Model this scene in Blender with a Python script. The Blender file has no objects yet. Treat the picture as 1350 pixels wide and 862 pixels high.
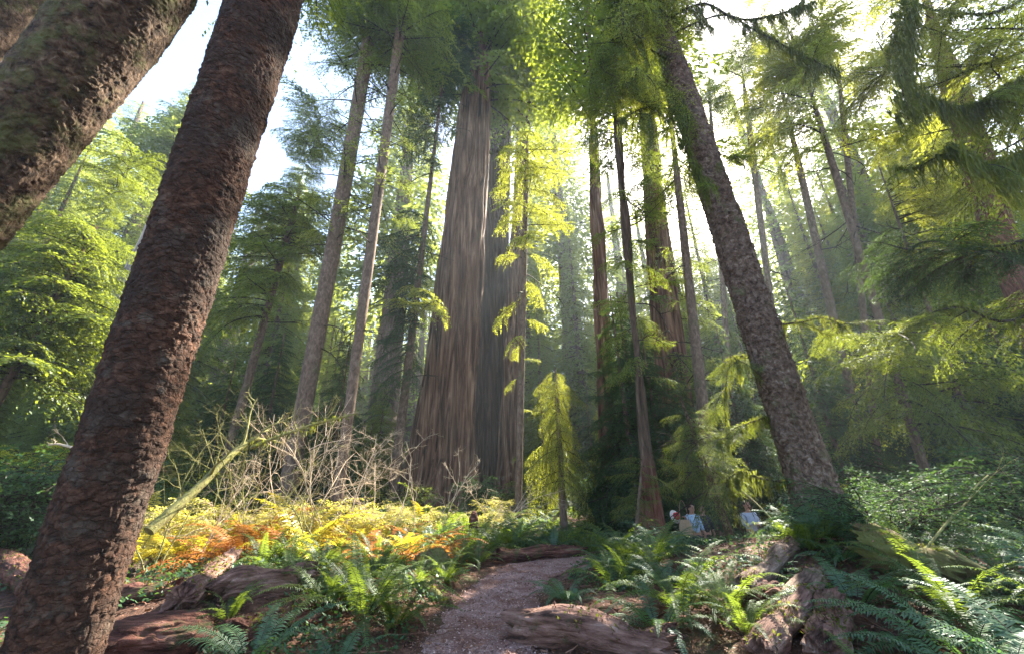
import bpy, math, random
import numpy as np
from mathutils import Vector, Matrix
PI = math.pi
sc = bpy.context.scene
COL = sc.collection
# ------------------------------------------------------------------ camera model (photo pixel grid 1350x862)
F = 507.0; PITCH = math.radians(21.5); ROLL = math.radians(-1.5); EYE = 1.6
RC = np.array(Matrix.Rotation(PI/2+PITCH, 3, 'X') @ Matrix.Rotation(ROLL, 3, 'Z'))
CAM = np.array([0, 0, EYE])
def ray(px, py):
    return RC @ np.array([(px-675)/F, (431-py)/F, -1.0])
def at(px, py, Y):
    d = ray(px, py); return CAM + d*(Y/d[1])
def depth(p):
    return -(RC.T @ (np.array(p)-CAM))[2]
AZ, EL = math.radians(33), math.radians(41)
SUN = np.array([math.sin(AZ)*math.cos(EL), math.cos(AZ)*math.cos(EL), math.sin(EL)])

# ------------------------------------------------------------------ noise
def _h(ix, iy, iz, seed):
    with np.errstate(over='ignore'):
        h = (ix.astype(np.uint32)*np.uint32(374761393)) ^ (iy.astype(np.uint32)*np.uint32(668265263)) ^ (iz.astype(np.uint32)*np.uint32(2246822519)) ^ np.uint32((seed*3266489917) & 0xffffffff)
        h = (h ^ (h >> np.uint32(13)))*np.uint32(1274126177)
        h = (h ^ (h >> np.uint32(15)))*np.uint32(2654435761)
        h = h ^ (h >> np.uint32(16))
    return h.astype(np.float64)/4294967295.0
def vn(p, seed=0):
    p = np.asarray(p, float)+1000.0
    i = np.floor(p).astype(np.int64); f = p-i; f = f*f*(3-2*f)
    r = 0
    for dx in (0, 1):
        wx = f[..., 0] if dx else 1-f[..., 0]
        for dy in (0, 1):
            wy = f[..., 1] if dy else 1-f[..., 1]
            for dz in (0, 1):
                wz = f[..., 2] if dz else 1-f[..., 2]
                r = r + wx*wy*wz*_h(i[..., 0]+dx, i[..., 1]+dy, i[..., 2]+dz, seed)
    return r
def fbm(p, seed=0, o=4, g=0.5):
    s = 0; a = 1; t = 0; p = np.asarray(p, float)
    for k in range(o):
        s = s+a*vn(p, seed+k*17); t += a; a *= g; p = p*2.03
    return s/t
def worley(p, seed=0):
    p = np.asarray(p, float)+1000.0
    i = np.floor(p).astype(np.int64); f1 = np.full(p.shape[:-1], 9.0); f2 = f1.copy(); idv = f1*0
    for dx in (-1, 0, 1):
        for dy in (-1, 0, 1):
            for dz in (-1, 0, 1):
                c = i+np.array([dx, dy, dz])
                q = np.stack([_h(c[..., 0], c[..., 1], c[..., 2], seed+k) for k in (1, 2, 3)], -1)+c
                d = np.sqrt(((q-p)**2).sum(-1))
                cid = _h(c[..., 0], c[..., 1], c[..., 2], seed+9)
                nw = d < f1
                f2 = np.where(nw, f1, np.minimum(f2, d)); idv = np.where(nw, cid, idv); f1 = np.where(nw, d, f1)
    return f1, f2, idv
def v3(x, y, z): return np.stack(np.broadcast_arrays(x, y, z), -1).astype(float)
def sstep(a, b, x):
    t = np.clip((np.asarray(x, float)-a)/(b-a), 0, 1); return t*t*(3-2*t)

# ------------------------------------------------------------------ mesh accumulator
class G:
    def __init__(s): s.v = []; s.f = []; s.m = []; s.a = []; s.n = 0; s.t = []
    def add(s, v, f, m=0, a=0.5, tip=0.0):
        v = np.asarray(v, np.float32).reshape(-1, 3); f = np.asarray(f, np.int64)
        if f.shape[1] == 3: f = np.concatenate([f, -np.ones((len(f), 1), np.int64)-s.n], 1)
        s.v.append(v); s.f.append(f+s.n)
        s.m.append(np.full(len(f), m, np.int32) if np.isscalar(m) else np.asarray(m, np.int32))
        s.a.append(np.full(len(f), a, np.float32) if np.isscalar(a) else np.asarray(a, np.float32))
        s.n += len(v); return s
    def put(s, o, M=None, t=(0, 0, 0), mo=None, da=0.0):
        """add a packed (v, f, m, a) under a 3x3 matrix and a translation"""
        v, f, m, a = o
        v = v @ np.asarray(M, np.float32).T if M is not None else v
        v = v+np.asarray(t, np.float32)
        s.v.append(v.astype(np.float32)); s.f.append(np.where(f < 0, -1, f+s.n)); s.m.append(m if mo is None else np.full(len(m), mo, np.int32))
        s.a.append(np.clip(a+da, 0, 1).astype(np.float32)); s.n += len(v); return s
    def pack(s):
        return np.concatenate(s.v), np.concatenate(s.f), np.concatenate(s.m), np.concatenate(s.a)
    def mesh(s, name, mats, smooth=False):
        v, f, m, a = s.pack()
        me = bpy.data.meshes.new(name)
        me.vertices.add(len(v)); me.vertices.foreach_set('co', v.ravel())
        ok = f >= 0; tot = ok.sum(1).astype(np.int32)
        me.loops.add(int(tot.sum())); me.loops.foreach_set('vertex_index', f[ok].astype(np.int32))
        me.polygons.add(len(f))
        me.polygons.foreach_set('loop_start', np.concatenate([[0], np.cumsum(tot)[:-1]]).astype(np.int32))
        me.polygons.foreach_set('material_index', m)
        sm = np.full(len(f), bool(smooth)) if not isinstance(smooth, (set, list, tuple)) else np.isin(m, list(smooth))
        me.polygons.foreach_set('use_smooth', sm)
        at_ = me.attributes.new('v', 'FLOAT', 'FACE'); at_.data.foreach_set('value', a)
        for x in mats: me.materials.append(x)
        me.update(calc_edges=True)
        return me
def obj(name, data, parent=None, loc=None, rotz=0, scale=None):
    o = bpy.data.objects.new(name, data); COL.objects.link(o)
    if parent is not None: o.parent = parent
    if loc is not None: o.location = [float(c) for c in loc]
    if rotz: o.rotation_euler = (0, 0, rotz)
    if scale is not None: o.scale = (scale,)*3 if np.isscalar(scale) else scale
    return o
def tag(o, label, cat, group=None):
    o['label'] = label; o['category'] = cat
    if group: o['group'] = group
    return o
def thing(name, label, cat, loc, rotz=0, group=None, scale=None):
    return tag(obj(name, None, None, loc, rotz, scale), label, cat, group)

# ------------------------------------------------------------------ materials
def mat(name):
    m = bpy.data.materials.new(name); m.use_nodes = True; nt = m.node_tree; nt.nodes.clear(); return m, nt
def N(nt, t, **k):
    n = nt.nodes.new(t)
    for a, b in k.items():
        if a in n.bl_rna.properties.keys(): setattr(n, a, b)
        else: n.inputs[a.replace('_', ' ')].default_value = b
    return n
def ramp(nt, fac, stops):
    r = nt.nodes.new('ShaderNodeValToRGB'); e = r.color_ramp.elements
    while len(e) < len(stops): e.new(0.5)
    for i, (p, c) in enumerate(stops): e[i].position = p; e[i].color = (*c, 1)
    nt.links.new(fac, r.inputs[0]); return r.outputs[0]
def foliage(name, c1, c2, tr, w=0.42, gloss=0.12, rough=0.45):
    m, nt = mat(name); L = nt.links.new
    a = N(nt, 'ShaderNodeAttribute', attribute_name='v')
    oi = N(nt, 'ShaderNodeObjectInfo')
    mx = N(nt, 'ShaderNodeMath', operation='MULTIPLY_ADD'); L(oi.outputs['Random'], mx.inputs[0]); mx.inputs[1].default_value = 0.3; L(a.outputs['Fac'], mx.inputs[2])
    sb = N(nt, 'ShaderNodeMath', operation='SUBTRACT'); L(mx.outputs[0], sb.inputs[0]); sb.inputs[1].default_value = 0.15
    col = ramp(nt, sb.outputs[0], [(0.0, c1), (1.0, c2)])
    d = N(nt, 'ShaderNodeBsdfDiffuse'); L(col, d.inputs[0])
    tcol = ramp(nt, sb.outputs[0], [(0.0, tuple(x*0.7 for x in tr)), (1.0, tr)])
    t = N(nt, 'ShaderNodeBsdfTranslucent'); L(tcol, t.inputs[0])
    s = N(nt, 'ShaderNodeMixShader'); s.inputs[0].default_value = w; L(d.outputs[0], s.inputs[1]); L(t.outputs[0], s.inputs[2])
    g = N(nt, 'ShaderNodeBsdfGlossy'); g.inputs['Roughness'].default_value = rough; g.inputs[0].default_value = (0.8, 0.85, 0.9, 1)
    s2 = N(nt, 'ShaderNodeMixShader'); s2.inputs[0].default_value = gloss*0.5; L(s.outputs[0], s2.inputs[1]); L(g.outputs[0], s2.inputs[2])
    o = N(nt, 'ShaderNodeOutputMaterial'); L(s2.outputs[0], o.inputs[0]); return m
def surf(name, stops, scale=(1, 1, 1), nscale=4, detail=8, rough=0.85, bump=0.4, bdist=0.02, bscale=None, moss=None, moss_amt=0.5, moss_scale=1.2, dist=0.6, crack=None, stain=None, bscales=(1, 1, 1), above=None):
    m, nt = mat(name); L = nt.links.new
    tc = N(nt, 'ShaderNodeTexCoord'); mp = N(nt, 'ShaderNodeMapping'); mp.inputs['Scale'].default_value = scale
    L(tc.outputs['Object'], mp.inputs[0])
    n1 = N(nt, 'ShaderNodeTexNoise', Scale=nscale, Detail=detail, Roughness=0.65, Distortion=dist); L(mp.outputs[0], n1.inputs['Vector'])
    col = ramp(nt, n1.outputs['Fac'], stops)
    if stain:
        n3 = N(nt, 'ShaderNodeTexNoise', Scale=stain[0], Detail=4, Roughness=0.6); L(tc.outputs['Object'], n3.inputs['Vector'])
        r3 = ramp(nt, n3.outputs['Fac'], [(0.42, (0, 0, 0)), (0.62, (1, 1, 1))])
        mm = N(nt, 'ShaderNodeMix', data_type='RGBA'); L(r3, mm.inputs[0]); L(col, mm.inputs[6]); mm.inputs[7].default_value = (*stain[1], 1); col = mm.outputs[2]
    if above:
        sx = N(nt, 'ShaderNodeSeparateXYZ'); L(tc.outputs['Object'], sx.inputs[0]); ma = N(nt, 'ShaderNodeMath', operation='MULTIPLY_ADD'); L(n1.outputs['Fac'], ma.inputs[0]); ma.inputs[1].default_value = 1.6; L(sx.outputs[2], ma.inputs[2])
        mr = N(nt, 'ShaderNodeMapRange'); L(ma.outputs[0], mr.inputs[0]); mr.inputs[1].default_value = above[0]+0.4; mr.inputs[2].default_value = above[0]+1.4
        mm = N(nt, 'ShaderNodeMix', data_type='RGBA'); L(mr.outputs[0], mm.inputs[0]); L(col, mm.inputs[6]); L(ramp(nt, n1.outputs['Fac'], above[1]), mm.inputs[7]); col = mm.outputs[2]
    if moss:
        n2 = N(nt, 'ShaderNodeTexNoise', Scale=moss_scale, Detail=7, Roughness=0.72); L(tc.outputs['Object'], n2.inputs['Vector'])
        r2 = ramp(nt, n2.outputs['Fac'], [(moss_amt, (0, 0, 0)), (min(moss_amt+0.14, 1), (1, 1, 1))])
        mm = N(nt, 'ShaderNodeMix', data_type='RGBA'); L(r2, mm.inputs[0]); L(col, mm.inputs[6]); mm.inputs[7].default_value = (*moss, 1); col = mm.outputs[2]
    b = N(nt, 'ShaderNodeBsdfPrincipled'); L(col, b.inputs['Base Color']); b.inputs['Roughness'].default_value = rough; b.inputs['Specular IOR Level'].default_value = 0.25
    mp2 = N(nt, 'ShaderNodeMapping'); mp2.inputs['Scale'].default_value = tuple(a*c for a, c in zip(scale, bscales)); L(tc.outputs['Object'], mp2.inputs[0])
    n4 = N(nt, 'ShaderNodeTexNoise', Scale=bscale or nscale*2.5, Detail=10, Roughness=0.7, Distortion=dist); L(mp2.outputs[0], n4.inputs['Vector'])
    hgt = n4.outputs['Fac']
    if crack:
        vo = N(nt, 'ShaderNodeTexVoronoi', feature='DISTANCE_TO_EDGE', Scale=crack)
        wv = N(nt, 'ShaderNodeVectorMath', operation='MULTIPLY_ADD'); L(n1.outputs['Color'], wv.inputs[0]); wv.inputs[1].default_value = (0.25/crack*4,)*3; L(mp.outputs[0], wv.inputs[2]); L(wv.outputs[0], vo.inputs['Vector'])
        cr = ramp(nt, vo.outputs[0], [(0.0, (0, 0, 0)), (0.16, (1, 1, 1))])
        ad = N(nt, 'ShaderNodeMath', operation='MULTIPLY_ADD'); L(cr, ad.inputs[0]); ad.inputs[1].default_value = 0.7; L(hgt, ad.inputs[2]); hgt = ad.outputs[0]
    bp = N(nt, 'ShaderNodeBump', Strength=bump, Distance=bdist); L(hgt, bp.inputs['Height']); L(bp.outputs[0], b.inputs['Normal'])
    o = N(nt, 'ShaderNodeOutputMaterial'); L(b.outputs[0], o.inputs[0]); return m
def plain(name, c, rough=0.8):
    m, nt = mat(name); b = N(nt, 'ShaderNodeBsdfPrincipled'); b.inputs['Roughness'].default_value = rough
    n = N(nt, 'ShaderNodeTexNoise', Scale=14, Detail=4); tc = N(nt, 'ShaderNodeTexCoord'); nt.links.new(tc.outputs['Object'], n.inputs['Vector'])
    nt.links.new(ramp(nt, n.outputs['Fac'], [(0.3, tuple(x*0.75 for x in c)), (0.7, c)]), b.inputs['Base Color'])
    o = N(nt, 'ShaderNodeOutputMaterial'); nt.links.new(b.outputs[0], o.inputs[0]); return m

M = {}
M['redbark'] = surf('redwood_bark', [(0.36, (0.022, 0.009, 0.006)), (0.47, (0.11, 0.052, 0.031)), (0.57, (0.21, 0.112, 0.07)), (0.68, (0.36, 0.22, 0.145))], (1.6, 1.6, 0.09), 3, 11, 0.9, 1.0, 0.12, 7, moss=(0.06, 0.07, 0.03), moss_amt=0.6, moss_scale=0.35)
M['shadered'] = surf('shaded_redwood_bark', [(0.3, (0.018, 0.009, 0.007)), (0.5, (0.06, 0.032, 0.024)), (0.75, (0.17, 0.105, 0.08))], (1.6, 1.6, 0.09), 3, 11, 0.9, 1.0, 0.12, 7)  # redwood bark with shade put into its colour, for the shaded trunk
M['redbark2'] = surf('raw_redwood_bark', [(0.28, (0.04, 0.018, 0.012)), (0.5, (0.14, 0.062, 0.042)), (0.72, (0.28, 0.15, 0.105))], (3, 3, 0.35), 4, 9, 0.9, 0.9, 0.04, 9, moss=(0.07, 0.08, 0.03), moss_amt=0.62)
M['flarebark'] = surf('raw_red_bark_at_base', [(0.28, (0.05, 0.018, 0.012)), (0.5, (0.17, 0.068, 0.045)), (0.72, (0.34, 0.17, 0.12))], (3, 3, 0.35), 4, 9, 0.9, 0.9, 0.04, 9, moss=(0.07, 0.08, 0.03), moss_amt=0.56, above=(2.0, [(0.3, (0.03, 0.018, 0.012)), (0.5, (0.085, 0.055, 0.038)), (0.72, (0.17, 0.12, 0.085))]))
M['scalebark'] = surf('scaly_spruce_bark', [(0.34, (0.014, 0.007, 0.004)), (0.48, (0.056, 0.024, 0.013)), (0.6, (0.12, 0.056, 0.032)), (0.72, (0.20, 0.115, 0.075))], (1, 1, 1.3), 13, 12, 0.9, 1.0, 0.02, 34, moss=(0.10, 0.078, 0.06), moss_amt=0.54, moss_scale=4, crack=15, stain=(1.6, (0.045, 0.026, 0.018)))
M['mossbark'] = surf('mossy_spruce_bark', [(0.34, (0.018, 0.011, 0.007)), (0.48, (0.07, 0.042, 0.027)), (0.6, (0.14, 0.09, 0.058)), (0.72, (0.27, 0.20, 0.14))], (1, 1, 0.8), 11, 12, 0.88, 0.8, 0.025, 22, moss=(0.10, 0.105, 0.038), moss_amt=0.5, moss_scale=1.6, crack=8)
M['dapplebark'] = surf('lichen_grey_brown_bark', [(0.34, (0.04, 0.024, 0.017)), (0.48, (0.12, 0.078, 0.057)), (0.6, (0.20, 0.14, 0.105)), (0.72, (0.34, 0.27, 0.22))], (1, 1, 0.8), 9, 12, 0.88, 0.9, 0.025, 24, moss=(0.11, 0.12, 0.05), moss_amt=0.56, moss_scale=2.2, crack=9)
M['greybark'] = surf('greyish_bark', [(0.3, (0.05, 0.032, 0.024)), (0.5, (0.13, 0.085, 0.06)), (0.72, (0.23, 0.16, 0.12))], (1.5, 1.5, 0.7), 6, 8, 0.9, 0.8, 0.02, 16, moss=(0.09, 0.10, 0.04), moss_amt=0.58, moss_scale=1.5)
M['farbark'] = surf('far_bark', [(0.3, (0.06, 0.035, 0.025)), (0.7, (0.22, 0.15, 0.11))], (2, 2, 0.2), 3, 5, 0.9, 0.6, 0.05)
M['hazebark'] = surf('hazy_lit_bark', [(0.3, (0.20, 0.15, 0.12)), (0.7, (0.52, 0.46, 0.42))], (3, 3, 0.3), 4, 6, 0.8, 0.6, 0.03)  # far redwood bark, paled in colour to stand for haze and light
M['twig'] = surf('dark_twig', [(0.3, (0.014, 0.010, 0.006)), (0.7, (0.06, 0.043, 0.026))], nscale=8, detail=3, bump=0.2)
M['pale_twig'] = surf('bleached_twig', [(0.3, (0.26, 0.18, 0.11)), (0.7, (0.68, 0.56, 0.40))], nscale=9, detail=4, bump=0.3)
M['mossy_twig'] = surf('mossy_twig', [(0.3, (0.09, 0.07, 0.03)), (0.6, (0.26, 0.25, 0.08))], nscale=12, detail=6, bump=0.9, bdist=0.02, bscale=40)
M['rot'] = surf('rotten_red_wood', [(0.36, (0.018, 0.008, 0.006)), (0.48, (0.09, 0.034, 0.024)), (0.58, (0.17, 0.07, 0.05)), (0.7, (0.34, 0.18, 0.14))], (0.16, 1, 1), 11, 12, 0.9, 1.0, 0.03, 60, dist=0.05, moss=(0.06, 0.065, 0.022), moss_amt=0.54, moss_scale=3.5, crack=9)
M['rotpink'] = surf('weathered_pink_wood', [(0.36, (0.035, 0.018, 0.013)), (0.46, (0.14, 0.072, 0.055)), (0.58, (0.25, 0.145, 0.113)), (0.7, (0.44, 0.32, 0.27))], (0.13, 1, 1), 12, 12, 0.9, 1.0, 0.025, 60, dist=0.05, moss=(0.07, 0.06, 0.028), moss_amt=0.56, moss_scale=4, crack=10)
M['rotgrey'] = surf('weathered_grey_brown_wood', [(0.36, (0.03, 0.018, 0.013)), (0.46, (0.11, 0.068, 0.05)), (0.58, (0.21, 0.145, 0.11)), (0.7, (0.38, 0.30, 0.25))], (0.13, 1, 1), 12, 12, 0.9, 1.0, 0.025, 60, dist=0.05, moss=(0.07, 0.07, 0.03), moss_amt=0.55, moss_scale=3.5)
M['mosswood'] = surf('moss_covered_wood', [(0.3, (0.05, 0.028, 0.018)), (0.5, (0.12, 0.085, 0.04)), (0.7, (0.22, 0.17, 0.08))], (1, 1, 1), 6, 9, 0.95, 1.0, 0.03, 24, moss=(0.12, 0.12, 0.035), moss_amt=0.42, moss_scale=2.5)
M['soil'] = surf('forest_floor', [(0.3, (0.035, 0.018, 0.012)), (0.5, (0.09, 0.045, 0.03)), (0.7, (0.17, 0.09, 0.06))], (1, 1, 1), 9, 12, 0.95, 1.0, 0.03, 30, moss=(0.045, 0.06, 0.02), moss_amt=0.52, moss_scale=0.9)
M['path'] = surf('bark_chip_path', [(0.32, (0.08, 0.042, 0.038)), (0.5, (0.25, 0.155, 0.14)), (0.68, (0.46, 0.33, 0.31))], (1, 1, 1), 38, 12, 0.95, 1.0, 0.015, 60, stain=(2.5, (0.15, 0.075, 0.06)))
# foliage
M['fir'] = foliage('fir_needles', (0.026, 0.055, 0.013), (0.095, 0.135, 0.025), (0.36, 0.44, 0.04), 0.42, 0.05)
M['firyel'] = foliage('sunny_needles', (0.045, 0.072, 0.014), (0.14, 0.165, 0.03), (0.56, 0.60, 0.06), 0.48, 0.05)  # fir needles with the yellow of sunlight put into their colour
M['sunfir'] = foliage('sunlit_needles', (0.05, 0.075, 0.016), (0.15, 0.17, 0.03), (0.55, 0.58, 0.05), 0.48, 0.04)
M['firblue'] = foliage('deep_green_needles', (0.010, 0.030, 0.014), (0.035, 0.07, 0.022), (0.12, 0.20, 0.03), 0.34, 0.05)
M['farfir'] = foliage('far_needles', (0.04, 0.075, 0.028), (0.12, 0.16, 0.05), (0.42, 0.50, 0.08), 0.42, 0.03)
M['fern'] = foliage('fern_leaf', (0.015, 0.040, 0.009), (0.068, 0.112, 0.022), (0.30, 0.42, 0.04), 0.4, 0.05, 0.5)
M['fernblue'] = foliage('cool_fern_leaf', (0.017, 0.052, 0.022), (0.062, 0.125, 0.048), (0.16, 0.32, 0.06), 0.32, 0.09, 0.5)
M['fernyel'] = foliage('yellow_fern_leaf', (0.16, 0.17, 0.015), (0.42, 0.34, 0.03), (0.75, 0.62, 0.04), 0.45, 0.06)
M['fernrust'] = foliage('rusty_fern_leaf', (0.22, 0.07, 0.015), (0.52, 0.22, 0.05), (0.75, 0.32, 0.05), 0.42, 0.05)
M['ferndead'] = foliage('dead_fern_leaf', (0.045, 0.020, 0.012), (0.16, 0.07, 0.035), (0.24, 0.10, 0.04), 0.3, 0.03)
M['bush'] = foliage('bush_leaf', (0.018, 0.055, 0.022), (0.055, 0.115, 0.042), (0.16, 0.30, 0.05), 0.3, 0.05, 0.5)
M['bushyel'] = foliage('yellow_bush_leaf', (0.15, 0.18, 0.015), (0.36, 0.40, 0.03), (0.75, 0.75, 0.04), 0.5, 0.05)
M['bushpink'] = foliage('pink_bush_leaf', (0.34, 0.12, 0.08), (0.55, 0.24, 0.18), (0.7, 0.28, 0.2), 0.45, 0.05)
M['moss'] = foliage('hanging_moss', (0.022, 0.028, 0.007), (0.10, 0.12, 0.022), (0.30, 0.34, 0.04), 0.38, 0.02)
M['goldleaf'] = foliage('golden_leaf', (0.10, 0.15, 0.03), (0.42, 0.39, 0.09), (0.80, 0.74, 0.12), 0.45, 0.05)
M['chips'] = foliage('bark_chips', (0.07, 0.036, 0.03), (0.50, 0.36, 0.32), (0.1, 0.06, 0.05), 0.03, 0.02)
M['litter'] = foliage('leaf_litter', (0.06, 0.028, 0.018), (0.30, 0.16, 0.11), (0.2, 0.1, 0.05), 0.1, 0.03)

# ------------------------------------------------------------------ terrain
PATH = np.array([(-0.1, -3.0), (-0.18, 1.0), (-0.33, 3.5), (-0.40, 4.8), (-0.33, 6.2), (-0.05, 7.6), (0.55, 8.9), (1.6, 9.9), (3.2, 11.2), (5.5, 12.4), (8.5, 13.4), (13, 15), (22, 19)])
PW = np.array([0.8, 0.75, 0.66, 0.62, 0.62, 0.64, 0.75, 0.7, 0.7, 0.8, 0.8, 0.8, 0.8])
def catmull(P, n):
    P = np.asarray(P, float); k = len(P); t = np.linspace(0, k-1-1e-6, n); i = t.astype(int); u = (t-i)[:, None]
    g = lambda j: P[np.clip(j, 0, k-1)]
    a, b, c, d = g(i-1), g(i), g(i+1), g(i+2)
    return 0.5*((2*b)+(-a+c)*u+(2*a-5*b+4*c-d)*u*u+(-a+3*b-3*c+d)*u**3)
PC = catmull(np.column_stack([PATH, PW]), 90)
def path_dist(x, y):
    x = np.asarray(x, float); y = np.asarray(y, float); best = np.full(x.shape, 99.0)
    shp = x.shape; X = x.ravel(); Y = y.ravel(); best = np.empty(X.shape); A = PC[:-1, :2]; D = PC[1:, :2]-A; L2 = (D**2).sum(1); W0 = PC[:-1, 2]; W1 = PC[1:, 2]-W0
    for i in range(0, len(X), 20000):
        dx = X[i:i+20000, None]-A[None, :, 0]; dy = Y[i:i+20000, None]-A[None, :, 1]
        t = np.clip((dx*D[:, 0]+dy*D[:, 1])/L2, 0, 1); best[i:i+20000] = (np.hypot(dx-t*D[:, 0], dy-t*D[:, 1])-(W0+t*W1)).min(1)
    return best.reshape(shp)
def bump_(x, y, cx, cy, sx, sy): return np.exp(-((x-cx)/sx)**2-((y-cy)/sy)**2)
def ground0(x, y):
    x = np.asarray(x, float); y = np.asarray(y, float)
    z = 0.38*bump_(x, y, -3.4, 5.6, 1.7, 2.4)+0.25*bump_(x, y, -6.5, 9, 3.5, 5)+0.62*bump_(x, y, 5.0, 6.3, 2.6, 2.8)+0.35*bump_(x, y, 6.8, 9.2, 1.6, 1.5)
    z = z-1.0*bump_(x, y, 6.0, 13.6, 5, 2.6)-0.25*bump_(x, y, 14, 14, 8, 5)
    z = z+0.5*sstep(14, 40, y)*(1-sstep(2, 12, x))+1.0*sstep(25, 60, np.hypot(x, y))
    z = z+(14*sstep(30, 120, -x+0.4*y))
    return z
def ground(x, y):
    x = np.asarray(x, float); y = np.asarray(y, float)
    z = ground0(x, y); d = path_dist(x, y); off = sstep(0.0, 0.9, d)
    r = np.hypot(x, y)
    z = z+off*(0.07+0.22*(fbm(v3(x*0.6, y*0.6, 0), 3, 4)-0.5)+0.05*(fbm(v3(x*4, y*4, 0), 5, 3)-0.5))
    return z+(1-off)*0.02*(vn(v3(x*3, y*3, 0), 8)-0.5)
def gz(x, y): return float(ground(np.array([x]), np.array([y]))[0])
def build_ground():
    nr, na = 420, 560
    r = 0.4*(170/0.4)**(np.linspace(0, 1, nr)); a = np.linspace(0, 2*PI, na, endpoint=False)
    R, A = np.meshgrid(r, a, indexing='ij'); x = R*np.sin(A); y = R*np.cos(A)
    v = v3(x, y, ground(x, y)).reshape(-1, 3)
    i, j = np.meshgrid(np.arange(nr-1), np.arange(na), indexing='ij'); j2 = (j+1) % na
    f = np.stack([i*na+j, i*na+j2, (i+1)*na+j2, (i+1)*na+j], -1).reshape(-1, 4)[:, ::-1]
    v = np.concatenate([v, [[0, 0, gz(0, 0)]]]); c = len(v)-1
    g = G(); g.add(v, f); g.n = 0
    k = np.arange(na); g.add(np.zeros((0, 3)), np.stack([k, (k+1) % na, np.full(na, c)], -1)[:, ::-1]); 
    g.f[-1] = np.column_stack([k, np.full(na, c), (k+1) % na, -np.ones(na, int)]).astype(np.int64)
    me = g.mesh('ground', [M['soil']], True); o = obj('ground', me); o['kind'] = 'structure'
build_ground()
def build_path():
    n, w = 900, 26
    C = catmull(np.column_stack([PATH, PW]), n)
    T = np.gradient(C[:, :2], axis=0); T /= np.linalg.norm(T, axis=1)[:, None]; Nn = np.column_stack([-T[:, 1], T[:, 0]])
    u = np.linspace(-1, 1, w)
    s = np.arange(n)*0.035
    el = C[:, 2]*(0.9+0.35*(fbm(v3(s*1.5, 0, 0), 4)-0.5)+0.15*(vn(v3(s*9, 0, 1), 7)-0.5)); er = C[:, 2]*(0.9+0.35*(fbm(v3(s*1.5, 9, 0), 6)-0.5)+0.15*(vn(v3(s*9, 5, 1), 9)-0.5))
    W = np.where(u[None] < 0, er[:, None]*u[None], el[:, None]*u[None])
    x = C[:, None, 0]+Nn[:, None, 0]*W; y = C[:, None, 1]+Nn[:, None, 1]*W
    z = ground(x, y)+0.012+0.018*(fbm(v3(x*14, y*14, 0), 2, 3)-0.5)-0.03*(np.abs(u[None]) > 0.97)
    i, j = np.meshgrid(np.arange(n-1), np.arange(w-1), indexing='ij')
    f = np.stack([i*w+j, i*w+j+1, (i+1)*w+j+1, (i+1)*w+j], -1).reshape(-1, 4)[:, ::-1]
    g = G(); g.add(v3(x, y, z).reshape(-1, 3), f); o = obj('path', g.mesh('path', [M['path']], True)); o['kind'] = 'structure'
build_path()

# ------------------------------------------------------------------ tubes, trunks, logs
def frames(P):
    P = np.asarray(P, float); T = np.gradient(P, axis=0); T /= np.linalg.norm(T, axis=1)[:, None]+1e-9
    ref = np.array([0.0, 0.0, 1.0]) if abs(T[:, 2]).mean() < 0.8 else np.array([0.0, 1.0, 0.0])
    U = np.cross(T, ref); U /= np.linalg.norm(U, axis=1)[:, None]+1e-9
    V = np.cross(T, U); return T, U, V
def tube(g, P, r, seg=5, m=0, a=0.5, cap=False):
    P = np.asarray(P, float); n = len(P); r = np.broadcast_to(r, (n,)); T, U, V = frames(P)
    th = np.linspace(0, 2*PI, seg, endpoint=False)
    v = P[:, None]+r[:, None, None]*(np.cos(th)[None, :, None]*U[:, None]+np.sin(th)[None, :, None]*V[:, None])
    i, j = np.meshgrid(np.arange(n-1), np.arange(seg), indexing='ij'); j2 = (j+1) % seg
    f = np.stack([i*seg+j, (i+1)*seg+j, (i+1)*seg+j2, i*seg+j2], -1).reshape(-1, 4)
    g.add(v.reshape(-1, 3), f, m, a)
    if cap:
        for k, c in ((0, P[0]), (n-1, P[-1])):
            ring = v[k]; q = np.arange(seg); g.add(np.vstack([ring, c]), np.stack([q, (q+1) % seg, np.full(seg, seg)], -1)[:, ::(1 if k == 0 else -1)], m, a)
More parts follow.
